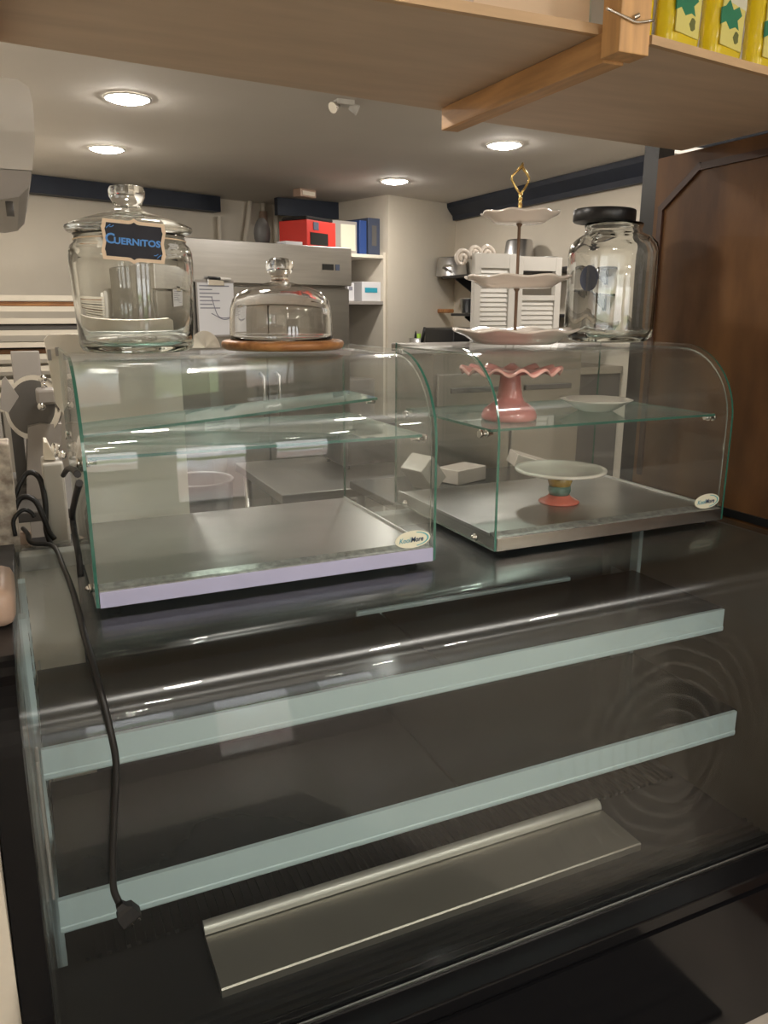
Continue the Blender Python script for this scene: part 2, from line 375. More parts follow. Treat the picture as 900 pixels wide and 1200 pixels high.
# ================================================================== BIG DISPLAY CASE
XL, XR, ZT = -.06, 1.715, -.55
th = math.radians(80); RB = .13; YB = 1.33
glass_prof = [(2.02, ZT), (YB, ZT)] + [(YB-RB*math.sin(th*k/10), ZT-RB*(1-math.cos(th*k/10))) for k in range(1, 11)] + [(1.10, -1.235)]
def offset(prof, d):
    out = []
    for i, p in enumerate(prof):
        a = Vector(prof[max(i-1,0)]); c = Vector(prof[min(i+1,len(prof)-1)]); t = (c-a).normalized()
        out.append((p[0]-t.y*d, p[1]+t.x*d))
    return out
case = thing('bakery_display_case', 'long black bakery display case with a bent glass front and dark shelves inside', 'display case', ((XL+XR)/2, 1.55, FLOOR))
inner = offset(glass_prof, .008)
b = nb(); prism(b, glass_prof + inner[::-1], 'X', XL+.004, XR-.004)
go = obj('front_glass', b, ['bigpane'], case, smooth_angle=40)
go['label'] = 'single sheet of glass bending from the flat top into the sloping front'
# end panels
endpoly = [(2.02, FLOOR+.01), (2.02, ZT-.012), (YB, ZT-.012)] + offset(glass_prof, .012)[2:-1] + [(1.115,-1.235), (1.115, FLOOR+.01)]
b = nb(); prism(b, endpoly, 'X', XR-.016, XR-.004); obj('end_panel', b, 'taupe', case)
b = nb(); prism(b, endpoly, 'X', XL+.006, XL+.012); o = obj('end_panel', b, ['pane'], case); o['label'] = 'clear glass end panel'
b = nb(); prism(b, offset(glass_prof, -.004)[1:] + [(1.09,FLOOR+.005),(1.17,FLOOR+.005)] + offset(glass_prof, .05)[1:][::-1], 'X', XL-.040, XL+.003); obj('end_post', b, 'gloss', case)
b = nb(); box(b, XL-.040, XL+.003, YB, 2.02, ZT-.05, ZT+.004, bev=.002); obj('end_rail', b, 'black', case)
b = nb(); box(b, XL-.040, XL-.004, 1.31, 2.02, FLOOR+.005, -1.0); obj('end_skirt', b, 'black', case)
# bottom rail + plinth
b = nb(); box(b, XL, XR, 1.028, 1.13, -1.275, -1.2395, bev=.004); obj('front_rail', b, 'gloss', case)
b = nb(); box(b, XL+.004, XR-.02, 1.0885, 1.0925, -1.239, -1.2335); obj('glass_channel', b, 'steel', case)
b = nb(); box(b, XL, XR, 1.022, 1.06, FLOOR+.002, -1.276); obj('front_panel', b, 'gloss', case)
b = nb(); box(b, XL+.02, XR-.02, 1.15, 1.98, FLOOR, FLOOR+.09); obj('plinth', b, 'black', case)
# bottom well: ribbed black floor and stainless deck
b = nb(); box(b, XL+.012, XR-.016, 1.13, 2.0, -1.40, -1.37)
for k in range(9): box(b, XL+.012, XR-.016, 1.135+k*.021, 1.145+k*.021, -1.37, -1.36)
for k in range(80): box(b, .0+k*.021, .009+k*.021, 1.55, 1.72, -1.37, -1.36)
obj('well_floor', b, 'rubber', case)
dk = [(1.335,-1.372), (1.335,-1.352), (1.338,-1.349)] + [(1.485,-1.349)] + [(1.485+.026*math.sin(a), -1.349-.026*(1-math.cos(a))) for a in (.35,.7,1.05,1.4)] + [(1.51,-1.372)]
b = nb(); prism(b, dk, 'X', .245, 1.35); obj('deck_plate', b, 'deck', case, smooth_angle=35)
b = nb(); prism(b, [(1.492,-1.3475)] + [(1.512-.020*math.cos(a), -1.3475+.020*math.sin(a)) for a in (.4,.8,1.2,1.57)] + [(1.516,-1.3275), (1.516,-1.3475)], 'X', .245, 1.35)  # lip added so the deck's back edge shows a glint
o = obj('deck_glint_lip', b, 'glintlip', case, smooth_angle=50); o['label'] = 'pale rounded lip added for the glint along the back of the steel deck'
# rear doors
b = nb(); box(b, XL+.012, .085, 1.985, 1.997, -1.37, -.60); o = obj('rear_door', b, 'cream', case); o['label'] = 'pale sliding rear door'
b = nb(); box(b, .075, XR-.016, 1.965, 1.977, -1.37, -.60); o = obj('rear_door', b, 'dark', case); o['label'] = 'dark sliding rear door'
b = nb(); box(b, XL+.012, XR-.016, 1.955, 2.005, -.60, -.562, bev=.003); o = obj('rear_rail', b, 'white', case)
b = nb(); box(b, .74, 1.43, 1.79, 1.802, -.80, -.77, bev=.002); o = obj('pale_rear_strip', b, 'strip', case)  # pale strip just behind the upper shelf
# shelves: two dark plates each, white price rail along the front
def case_shelf(y0, y1, z, h):
    for k, (x0, x1) in enumerate(((-.035, .797), (.803, 1.655))):
        b = nb(); box(b, x0, x1, y0, y1, z-.012, z-.002, bev=.0015); obj('shelf_plate', b, 'shelfmetal', case)
    b = nb()
    prism(b, [(y0-.012,z), (y0-.002,z), (y0-.002,z-h+.006), (y0+.012,z-h+.006), (y0+.012,z-h), (y0-.012,z-h), (y0-.014,z-h+.004), (y0-.014,z-h+.012), (y0-.012,z-h+.014)], 'X', -.037, 1.645)
    obj('price_rail', b, 'strip', case)
    for x in (-.03, 1.64):
        b = nb(); prism(b, [(y0,z-.013), (y1+.08,z-.013), (y1+.08,z-.07), (y0+.03,z-.03)], 'X', x-.002, x+.002); obj('shelf_bracket', b, 'alu', case)
case_shelf(1.424, 1.775, -.772, .062)
case_shelf(1.347, 1.745, -1.035, .070)
for x, y in ((-.045, 1.56), (-.045, 1.78), (1.685, 1.80)):
    b = nb(); box(b, x-.007, x+.007, y-.016, y+.016, -1.36, -.565)
    for k in range(24): box(b, x+.0068, x+.0078, y-.003, y+.003, -1.33+k*.031, -1.315+k*.031, mi=1)
    obj('shelf_standard', b, ['strip', 'led'], case)
b = nb(); box(b, XL+.014, XL+.020, 1.335, 1.39, -1.03, -.75, bev=.002); obj('corner_cap', b, 'grey', case)
def on_glass(x, y, d=0):
    """the point of the bent glass met by the sight line through a pixel"""
    r = ray(x, y); pr = offset(glass_prof, -d); best = None
    for a, c in zip(pr, pr[1:]):
        den = r.y*(c[1]-a[1]) - r.z*(c[0]-a[0])
        if abs(den) < 1e-9: continue
        s = (r.z*a[0] - r.y*a[1])/den
        if -1e-6 <= s <= 1+1e-6:
            yy = a[0]+s*(c[0]-a[0]); t = yy/r.y
            if t > 0 and (best is None or t < best): best = t
    return r*best if best else None

# tan rounded thing on the left rail
b = nb(); box(b, -.14, -.052, 1.45, 1.63, ZT+.004, ZT+.075, bev=.02); tag(obj('plastic_tub', b, 'tan', smooth_angle=60), 'tan rounded plastic tub at the left end of the long display case', 'tub')

# ================================================================== COUNTERTOP CASES
CW, CY0, CY1, CB, CT, CR = .712, 1.466, 2.0, -.537, -.086, .19
def side_prof(ins=0):
    p = [(CY1, CB), (CY0+ins, CB), (CY0+ins, CT-CR)]
    for k in range(1, 13):
        a = PI/2*k/12; p.append((CY0+CR-(CR-ins)*math.cos(a), CT-CR+(CR-ins)*math.sin(a)))
    return p+[(CY1, CT-ins)]
def sticker(parent, x, y, z):
    """oval maker's sticker on the inside of the glass"""
    mtx = stand_xz(x, y, z, .03)
    def oval(bm, a, bb, d, mi):
        vs = [bm.verts.new(mtx @ Vector((a*math.cos(2*PI*k/40), bb*math.sin(2*PI*k/40), d))) for k in range(40)]
        ws = [bm.verts.new(mtx @ Vector((a*math.cos(2*PI*k/40), bb*math.sin(2*PI*k/40), d-.0008))) for k in range(40)]
        bm.faces.new(vs).material_index = mi; bm.faces.new(ws[::-1]).material_index = mi
        for k in range(40): bm.faces.new((ws[k], ws[(k+1) % 40], vs[(k+1) % 40], vs[k])).material_index = mi
    b = nb(); oval(b, .043, .0195, 0, 0)
    # teal crescent toward the right of the oval
    cres = [(.0385*math.cos(t), .0165*math.sin(t)) for t in [(-.42+.84*k/20)*PI for k in range(21)]] + [(.036*math.cos(t)-.0015, .0148*math.sin(t)) for t in [(.42-.84*k/20)*PI for k in range(21)]]
    vs = [b.verts.new(mtx @ Vector((p[0], p[1], .0006))) for p in cres]; b.faces.new(vs).material_index = 1
    s = obj('sticker', b, ['stick', 'stickteal'], parent)
    s['label'] = 'oval cream sticker with blue lettering'
    b = text_bm('Kool', .0162, mtx @ Matrix.Translation((-.0068, -.001, .0009)), .0003, .25, 0, 'RIGHT', .86); obj('lettering', b, 'blueprint', s)
    b = text_bm('More', .0162, mtx @ Matrix.Translation((-.0062, -.001, .0009)), .0003, .25, .00025, 'LEFT', .86); obj('lettering', b, 'navyprint', s)
def counter_case(x0, label, film, edge, shelf_y1):
    x1 = x0+CW
    t = thing('countertop_display_case', label, 'display case', ((x0+x1)/2, 1.73, ZT), 'glass countertop display cases')
    for a in (x0, x1-.006):
        b = nb(); prism(b, side_prof(), 'X', a, a+.006, 0, 1); o = obj('side_glass', b, ['pane', edge], t)
    p = side_prof(.010)[1:]; p[0] = (p[0][0], CB+.032); q = side_prof(.014)[1:][::-1]; q[-1] = (q[-1][0], CB+.032)
    b = nb(); prism(b, p+q, 'X', x0+.008, x1-.008, 0, 1)
    for f in b.faces:     # broad faces of the bent sheet stay clear, only its ends show the tinted rim
        f.material_index = 1 if abs(f.normal.x) > .9 else 0
    bmesh.ops.recalc_face_normals(b, faces=b.faces)
    for f in b.faces: f.material_index = 1 if abs(f.normal.x) > .9 else 0
    obj('curved_front_glass', b, ['pane', 'edgel'], t, smooth_angle=35)
    # base tray
    b = nb(); box(b, x0+.007, x1-.007, CY0+.002, CY1-.005, CB, CB+.022, bev=.001); box(b, x0+.007, x1-.007, CY0+.032, CY1-.005, CB+.022, CB+.0285); obj('base_tray', b, 'tray', t)
    b = nb(); box(b, x0+.007, x1-.007, CY0-.002, CY0+.0015, CB-.001, CB+.03, bev=.001); o = obj('front_bar', b, film, t)
    b = nb(); prism(b, [(CY0+.002,CB+.0225), (CY0+.002,CB+.031), (CY0+.016,CB+.031), (CY0+.0315,CB+.037), (CY0+.0315,CB+.0225)], 'X', x0+.008, x1-.008); obj('tray_lip', b, 'galv', t)
    for s, xx in ((1, x0+.0075), (-1, x1-.0075)):
        b = nb(); box(b, min(xx, xx+s*.004), max(xx, xx+s*.004), CY0+.035, CY1-.01, CB+.023, CB+.034); obj('tray_side_lip', b, 'alu', t)
    # rear sliding doors
    for k, (a, c) in enumerate(((x0+.010, x0+.375), (x0+.345, x1-.010))):
        b = nb(); box(b, a, c, CY1-.022+.009*k, CY1-.018+.009*k, CB+.03, CT-.03, 0); obj('rear_door', b, ['pane'], t)
    b = nb(); box(b, x0+.008, x1-.008, CY1-.026, CY1-.004, CT-.03, CT-.014, bev=.002); o = obj('rear_rail', b, 'alu', t)
    # feet
    for fx in (x0+.035, x1-.045):
        for fy in (CY0+.03, CY1-.06):
            b = nb(); lathe(b, [(0,0),(.0125,0),(.014,.004),(.013,.0125),(0,.0125)], 20, (fx, fy, ZT)); obj('foot', b, 'rubber', t)
    # side bolts
    for bx, d in ((x0, -1), (x1, 1)):
        for by in (CY0+.08, CY1-.08):
            b = nb(); cyl(b, (bx, by, CB+.014), (bx+d*.006, by, CB+.014), .009, 14); ball(b, (bx+d*.007, by, CB+.014), .006); obj('bolt', b, 'chrome', t)
    # glass shelf on four pegs
    ys = 1.515; z = -.268
    b = nb(); box(b, x0+.012, x1-.012, ys, shelf_y1, z, z+.006, 0)
    for f in b.faces: f.normal_update(); f.material_index = 0 if abs(f.normal.z) > .9 else 1
    obj('glass_shelf', b, ['panet', 'edge'], t)
    for bx, d in ((x0+.006, 1), (x1-.006, -1)):
        for by in (ys+.02, shelf_y1-.03):
            b = nb(); cyl(b, (bx-d*.008, by, z-.006), (bx+d*.022, by, z-.006), .0058, 12); cyl(b, (bx-d*.013, by, z-.006), (bx-d*.007, by, z-.006), .0095, 12); cyl(b, (bx+d*.004, by, z-.006), (bx+d*.010, by, z-.006), .009, 12)
            o = obj('shelf_peg', b, 'chrome', t)
    sticker(t, x1-.052, CY0+.0085, CB+.052)
    return t
X1, X2 = .083, .947
cc1 = counter_case(X1, 'left glass countertop display case with lavender front bar and a slipped glass shelf', 'film', 'edge', 1.93)
cc2 = counter_case(X2, 'right glass countertop display case holding pink and white cake stands', 'steelX', 'edge', 1.955)
# the second glass shelf of the left case, left end resting on the first one, right end on a peg
b = nb(); x0, x1 = X1+.014, X1+CW-.02
za, zb = -.2585, -.209
prism(b, [(x0,za), (x1,zb), (x1-.0004,zb+.006), (x0-.0004,za+.006)], 'Y', 1.735, 1.925)
for f in b.faces: f.normal_update(); f.material_index = 0 if abs(f.normal.z) > .9 else 1
o = obj('glass_shelf', b, ['panet', 'edge'], cc1); o['label'] = 'loose glass shelf tilted down at the left'
for by in (1.77, 1.90):
    b = nb(); cyl(b, (X1+CW-.012, by, zb-.0065), (X1+CW-.034, by, zb-.0065), .0058, 12); obj('shelf_peg', b, 'chrome', cc1)

# ================================================================== POWER CORD
pix = [(62,640),(74,664),(86,695),(99,745),(116,803),(128,850),(136,895),(134,950),(132,1005),(133,1040),(139,1057)]
pts = [on_glass(x, y, .0062) for x, y in pix]
tail = [Vector((-.035,2.10,-.53)), Vector((-.026,2.06,-.533)), Vector((-.018,2.0,-.5425))]
pts = tail + pts
t = thing('extension_lead', 'black power cord lying over the bent glass with its plug hanging down', 'cord', pts[-1])
b = nb(); tube(b, smooth_path(pts, 8), .0056, 10); obj('cable', b, 'cord', t)
e = pts[-1]; d = Vector((.5,-.10,-.86)).normalized(); nrm = Vector((0,-.98,.17)); sd = d.cross(nrm).normalized()
b = nb()
def ringbox(c, w, h): return [b.verts.new(c+sd*w*sx+nrm*h*sy) for sx, sy in ((-1,-1),(1,-1),(1,1),(-1,1))]
secs = [(0,.006,.006),(.008,.008,.008),(.014,.0145,.011),(.034,.0165,.013),(.037,.014,.011)]
e2 = e+nrm*.007
rs = [ringbox(e2+d*s, w, h) for s, w, h in secs]
for A, B in zip(rs, rs[1:]):
    for k in range(4): b.faces.new((A[k], A[(k+1)%4], B[(k+1)%4], B[k]))
b.faces.new(rs[0][::-1]); b.faces.new(rs[-1])
pl = obj('plug', b, 'cord', t)
for s in (-1, 1):
    b = nb(); cyl(b, e2+d*.036+sd*.006*s, e2+d*.047+sd*.006*s, .0018, 8); obj('prong', b, 'chrome', pl)

# ================================================================== THINGS ON THE LEFT CASE
TOP = CT
# --- handled-lid jar
jx, jy = .236, 1.795
t = thing('glass_cookie_jar', 'large clear glass jar with knobbed lid and chalkboard tag on the left case', 'jar', (jx, jy, TOP))
JS = .905
outer = [(0,0),(.100,0),(.112,.004),(.117,.014),(.1185,.03),(.1225,.12),(.1255,.20),(.1245,.222),(.120,.236),(.113,.243),(.111,.256),(.114,.262)]
innr = [(.108,.262),(.106,.25),(.108,.240),(.115,.228),(.1185,.20),(.1155,.12),(.1115,.03),(.105,.018),(.08,.016),(0,.020)]
b = nb(); lathe(b, [(r, z*JS) for r, z in outer+innr], 72, (jx, jy, TOP)); obj('body', b, 'jar', t)
lid = [(0,.2625),(.102,.2625),(.104,.265),(.123,.266),(.128,.272),(.127,.278),(.114,.285),(.090,.295),(.062,.304),(.040,.311),(.030,.316),(.026,.322),(.030,.332),(.036,.345),(.0365,.357),(.033,.365),(.018,.368),(0,.368)]
b = nb(); lathe(b, [(r, z*JS) for r, z in lid], 72, (jx, jy, TOP+.0006)); lo = obj('lid', b, 'jar', t)
# chalkboard tag on the front
def tag_outline(w, h, g):
    pts = []
    half = [(-w,h*.62),(-w*.97,h*.75),(-w*.95,h),(-w*.2,h),(-w*.1,h*1.03),(0,h*1.13)]
    right = [(-x, y) for x, y in half[:-1]][::-1]
    upper = half+right
    low = [(x, -y) for x, y in upper][::-1]
    pts = upper + [(w*.93,.0)] + low + [(-w*.93,0)]
    return [(x*g, y*g) for x, y in pts]
tc_ = onY(157, 283, jy-.136); ang = math.radians(8)
mt = Matrix.Translation(tc_) @ Matrix.Rotation(math.radians(-2.5), 4, 'Z') @ Matrix.Rotation(math.radians(3.5), 4, 'Y') @ Matrix.Rotation(PI/2, 4, 'X')
def flat(poly, d0, d1, m):
    b = nb(); A = [b.verts.new(m @ Vector((x,y,d0))) for x,y in poly]; B = [b.verts.new(m @ Vector((x,y,d1))) for x,y in poly]
    b.faces.new(A[::-1]); b.faces.new(B); n = len(poly)
    for i in range(n): b.faces.new((A[i],A[(i+1)%n],B[(i+1)%n],B[i]))
    return b
tg = obj('chalkboard_tag', flat(tag_outline(.060,.037,1), -.003, .001, mt), 'tagframe', t); tg['label'] = 'small chalkboard sign in a scalloped cream frame'
obj('slate', flat(tag_outline(.0535,.0305,1), .0008, .0018, mt), 'slate', tg)
b = text_bm('C', .026, mt @ Matrix.Translation((-.044,.001,.0022)), .0003, 0, .0006); join(b, text_bm('UERNiTOS', .0165, mt @ Matrix.Translation((.006,-.002,.0022)), .0003, 0, .0006, sx=1.12))
obj('lettering', b, 'chalk', tg)
for sx, sy, a in ((-1,1,.6), (1,-1,.6)):
    b = nb(); 
    for k in range(2):
        cx, cy = sx*(.047-.006*k), sy*(.024-.001*k)
        tube(b, [mt @ Vector((cx-.004, cy-.004+.004*k, .002)), mt @ Vector((cx, cy, .0024)), mt @ Vector((cx+.004, cy+.003, .002))], .0009, 6)
    obj('chalk_mark', b, 'chalk', tg)
b = nb(); tube(b, [(jx+.1125*math.cos(2*PI*k/60), jy+.1125*math.sin(2*PI*k/60), TOP+.2255) for k in range(60)], .0013, 6, closed=True); obj('tag_cord', b, 'tagframe', t)
# --- cake dome on a board
dx, dy = .552, 1.765
b = nb(); lathe(b, [(0,0),(.128,0),(.137,.005),(.139,.012),(.137,.018),(.130,.021),(0,.021)], 64, (dx, dy, TOP))
tag(obj('wooden_cake_board', b, 'board'), 'round wooden board under the glass dome on the left case', 'board')
z = TOP+.0215
t = thing('cake_dome', 'clear glass bell dome with ball knob standing on a round wooden board', 'dome', (dx-.003, dy, z))
out = [(.1155,0),(.1165,.003),(.116,.012),(.115,.045),(.113,.068),(.107,.088),(.093,.103),(.068,.114),(.040,.121),(.022,.126),(.017,.133),(.021,.140),(.0285,.148),(.0315,.158),(.029,.169),(.019,.176),(0,.178)]
inn = [(0,.117),(.040,.1175),(.067,.1105),(.0905,.0998),(.104,.086),(.110,.067),(.112,.045),(.113,.012),(.1135,0)]
b = nb(); lathe(b, out+inn+[out[0]], 72, (dx-.003, dy, z)); obj('bell', b, 'domeg', t)
# --- little white fan shaped dish
fx, fy = .405, 1.86
b = nb(); rows = []
for i in range(13):
    a = PI*i/12; row = []
    for j in range(6):
        r = .036*j/5+.001
        row.append(b.verts.new((fx-.01+r*math.cos(a)*1.0, fy+.012*math.sin(a*2)*.6+.010*(j/5)**2, TOP+.001+r*math.sin(a)*1.05)))
    rows.append(row)
for A, B in zip(rows, rows[1:]):
    for j in range(5): b.faces.new((A[j],A[j+1],B[j+1],B[j]))
bmesh.ops.solidify(b, geom=b.faces, thickness=.005)
tag(obj('napkin_holder', b, 'whitecer', smooth_angle=60), 'small white fan-shaped dish between the knobbed jar and the wooden board', 'dish')

# ================================================================== THINGS ON / IN THE RIGHT CASE
# --- tiered stand
sx_, sy_ = 1.203, 1.80
t = thing('tiered_cake_stand', 'three-tier scalloped white cake stand with gold loop handle on the right case', 'cake stand', (sx_, sy_, TOP))
def scal(n, amp, zamp, r0):
    return lambda a, r, z: (r*(1+amp*(r/r0)**4*math.cos(n*a)), z+zamp*(r/r0)**6*math.cos(n*a))
def plate(name, z, R, dep):
    b = nb(); fn = scal(8, .03, .0032*R/.16, R)
    pr = [(0,0),(.60*R,0),(.66*R,.002),(.73*R,dep*.30),(.84*R,dep*.64),(R,dep*.95),(1.012*R,dep),(1.005*R,dep+.004),(.98*R,dep+.0045),(.83*R,dep*.64+.006),(.71*R,dep*.30+.006),(.6*R,.006),(0,.006)]
    lathe(b, pr, 100, (sx_, sy_, z), fn=fn); return obj(name, b, 'ceramic', t)
plate('bottom_plate', TOP+.0005, .163, .034); plate('middle_plate', TOP+.142, .135, .026); plate('top_plate', TOP+.302, .098, .022)
b = nb()
for z0, z1 in ((.0065,.1415),(.148,.3015)):
    lathe(b, [(0,z0),(.008,z0),(.008,z0+.003),(.0042,z0+.008),(.0042,z1-.008),(.0075,z1-.003),(.0075,z1),(0,z1)], 16, (sx_, sy_, TOP))
obj('rod', b, 'bronze', t)
b = nb(); z0 = TOP+.308
lathe(b, [(0,0),(.010,0),(.010,.003),(.005,.006),(0,.006)], 16, (sx_, sy_, z0))
st = [(sx_+.0022*math.cos(k*1.1), sy_+.0022*math.sin(k*1.1), z0+.005+.060*k/14) for k in range(15)]; tube(b, st, .0034, 8)
st2 = [(sx_-.0022*math.cos(k*1.1), sy_-.0022*math.sin(k*1.1), z0+.005+.060*k/14) for k in range(15)]; tube(b, st2, .0034, 8)
zz = z0+.064
loop = [(0,0),(-.012,.014),(-.026,.034),(-.027,.042),(-.012,.056),(0,.064),(.012,.054),(.026,.040),(.024,.030),(.011,.013)]
tube(b, [(sx_+x, sy_+.004*math.sin(i), zz+z) for i, (x, z) in enumerate(loop)]+[(sx_,sy_,zz)], .0030, 8)
tube(b, [(sx_-.012,sy_,zz+.055),(sx_-.003,sy_-.003,zz+.066),(sx_+.002,sy_,zz+.073),(sx_+.004,sy_+.002,zz+.062),(sx_+.012,sy_,zz+.054)], .0032, 8)
obj('loop_handle', b, 'gold', t)
# --- square-shouldered jar, lid lying askew
qx, qy = 1.530, 1.825
t = thing('square_glass_jar', 'big clear square-shouldered glass jar with a black lid set askew on the right case', 'jar', (qx, qy, TOP))
def sq(a, r, z):
    k = min(1, max(0, (r-.075)/.03)); c = max(abs(math.cos(a+.30)), abs(math.sin(a+.30)))
    return (r*(1+k*(.90/max(c,.74)-1)*.75), z)
so = [(0,0),(.085,0),(.100,.004),(.110,.014),(.112,.03),(.112,.205),(.108,.225),(.096,.240),(.080,.248),(.076,.254),(.076,.262),(.079,.264),(.079,.270),(.076,.272)]
si = [(.070,.272),(.070,.254),(.075,.243),(.092,.234),(.102,.220),(.106,.205),(.106,.03),(.100,.016),(.08,.014),(0,.022)]
b = nb(); lathe(b, [(r, z*1.17) for r, z in so+si], 96, (qx, qy, TOP), fn=sq); obj('body', b, 'jar', t)
b = nb(); lathe(b, [(0,0),(.080,0),(.0815,.001),(.0835,.003),(.0835,.030),(.0815,.0325),(.078,.033),(0,.033)], 64, (0,0,0))
bmesh.ops.rotate(b, verts=b.verts, cent=(0,0,0), matrix=Matrix.Rotation(math.radians(1.5), 3, 'Y'))
bmesh.ops.translate(b, verts=b.verts, vec=(qx-.036, qy, TOP+.3185)); o = obj('lid', b, 'black', t, smooth_angle=50); o['label'] = 'black lid sitting off centre'
# round dark badge on the jar's left face
ba = math.radians(180+20)
b = nb(); cxb, cyb = qx-.107, qy-.045
mb = Matrix.Translation((cxb, cyb, TOP+.17)) @ Matrix.Rotation(math.radians(-73), 4, 'Z') @ Matrix.Rotation(PI/2, 4, 'X')
o = obj('badge', flat([(.028*math.cos(2*PI*k/28), .034*math.sin(2*PI*k/28)) for k in range(28)], .004, .006, mb), 'bluegrey', t); o['label'] = 'round dark badge on the glass'

# --- pink ruffled stand on the shelf
SZ = -.2618
px_, py_ = 1.092, 1.645
t = thing('pink_cake_stand', 'pink ruffled ceramic cake stand on the glass shelf of the right case', 'cake stand', (px_, py_, SZ))
b = nb(); lathe(b, [(0,0),(.066,0),(.0685,.005),(.068,.014),(.062,.027),(.048,.038),(.036,.046),(.031,.058),(.027,.085),(.025,.105),(.027,.1085),(0,.1085)], 56, (px_, py_, SZ)); obj('pedestal', b, 'pinkcer', t)
b = nb(); R = .122
def ruf(a, r, z):
    k = max(0, (r-.085)/(R-.085)); return (r*(1+.03*k*math.cos(13*a)), z+.0075*k*math.cos(13*a))
lathe(b, [(0,.109),(.04,.109),(.085,.114),(.100,.119),(.113,.121),(R,.117),(R+.002,.120),(R-.003,.125),(.100,.124),(.085,.119),(.04,.1145),(0,.1145)], 128, (px_, py_, SZ), fn=ruf)
for f in b.faces:
    c = f.calc_center_median(); 
    if math.hypot(c.x-px_, c.y-py_) > R*.955: f.material_index = 1
obj('ruffled_plate', b, ['pinkcer', 'pinkrim'], t)
# --- white dish on the shelf
wx, wy = 1.405, 1.70
b = nb(); lathe(b, [(0,0),(.045,0),(.05,.003),(.066,.012),(.084,.024),(.094,.029),(.095,.0315),(.090,.032),(.066,.0175),(.045,.008),(0,.007)], 64, (wx, wy, SZ), fn=lambda a, r, z: (r*(1+.03*(r/.095)**3*math.cos(8*a)), z))
tag(obj('white_dish', b, 'whitecer'), 'shallow white dish on the glass shelf right of the pink stand', 'dish')
# --- white stand on the tray
TZ = CB+.0287
ux, uy = 1.305, 1.705
t = thing('white_cake_stand', 'white cake stand with banded yellow, teal and coral foot on the steel tray', 'cake stand', (ux, uy, TZ))
b = nb(); lathe(b, [(0,0),(.054,0),(.0555,.003),(.052,.007),(.040,.012),(.031,.018),(.028,.022),(0,.022)], 48, (ux, uy, TZ)); obj('foot', b, 'coral', t)
b = nb(); lathe(b, [(0,.022),(.027,.022),(.031,.034),(.029,.047),(0,.047)], 40, (ux, uy, TZ)); obj('teal_band', b, 'teal', t)
b = nb(); lathe(b, [(0,.047),(.029,.047),(.033,.060),(.031,.076),(0,.076)], 40, (ux, uy, TZ)); obj('yellow_band', b, 'yellowg', t)
b = nb(); lathe(b, [(0,.076),(.031,.076),(.06,.078),(.11,.084),(.121,.087),(.1235,.091),(.121,.095),(.11,.094),(.06,.090),(0,.0895)], 72, (ux, uy, TZ)); obj('plate', b, 'whitecer', t)

# ================================================================== BROWN PANEL AT THE RIGHT
PX = 1.737
t = thing('wood_partition', 'tall brown stained wood panel with cut-corner moulding at the right end of the counter', 'partition', (PX, 1.3, FLOOR))
b = nb(); box(b, PX, PX+.045, .62, 1.90, FLOOR, .424); obj('panel', b, 'walnut', t)
def strip_on_panel(pts, w=.018):
    b = nb()
    for i, ((y0,z0),(y1,z1)) in enumerate(zip(pts, pts[1:])):
        d = Vector((y1-y0, z1-z0)).normalized(); n = Vector((-d.y, d.x))*w/2; e = d*w*.4
        q = [(y0-e.x+n.x, z0-e.y+n.y), (y1+e.x+n.x, z1+e.y+n.y), (y1+e.x-n.x, z1+e.y-n.y), (y0-e.x-n.x, z0-e.y-n.y)]
        prism(b, q, 'X', PX-.008-.0006*(i%2), PX-.0002)
    return b
o = obj('moulding', strip_on_panel([(1.868,-.49),(1.868,.285),(1.735,.378),(1.00,.385),(.80,.285)]), 'walnutd', t); o['label'] = 'dark moulding with cut corners'
b = nb(); box(b, PX-.006, PX-.0005, 1.13, 1.90, ZT+.001, ZT+.022); obj('base_strip', b, 'black', t)

# ================================================================== OVERHEAD SHELF
SB = .43
def zpt(x, y, z=SB): p = onZ(x, y, z); return (p.x, p.y)
fl = zpt(450,-1); fr = zpt(700,43)
left = [zpt(-5,48), (fl[0]-.62, fl[1]+.02), fl, fr, zpt(722,76), zpt(526,131), zpt(260,90)]
sh = thing('overhead_shelf', 'plywood overhead shelf with a timber crossbeam and post above the counter', 'shelf', (.9,1.4,SB))
b = nb(); prism(b, left, 'Z', SB, SB+.013); o = obj('shelf_board', b, 'plywood', sh); o['label'] = 'left plywood board'
right = [zpt(545,140), zpt(722,76), zpt(757,53), zpt(900,91), (1.733, zpt(900,91)[1]+.03), (1.733, zpt(810,178)[1])]
b = nb(); prism(b, right, 'Z', SB+.0, SB+.013); o = obj('shelf_board', b, 'plywood', sh); o['label'] = 'right plywood board'
# pale front edging
def edging(p, q, h, d=.012):
    b = nb(); v = Vector((q[0]-p[0], q[1]-p[1])).normalized(); n = Vector((v.y, -v.x))*d
    prism(b, [p, q, (q[0]+n.x,q[1]+n.y), (p[0]+n.x,p[1]+n.y)], 'Z', SB-.001, SB+h); return obj('front_edging', b, 'edgewood', sh)
edging((fl[0]-.6, fl[1]+.02), fr, .014); edging(zpt(757,53), zpt(900,91), .013)
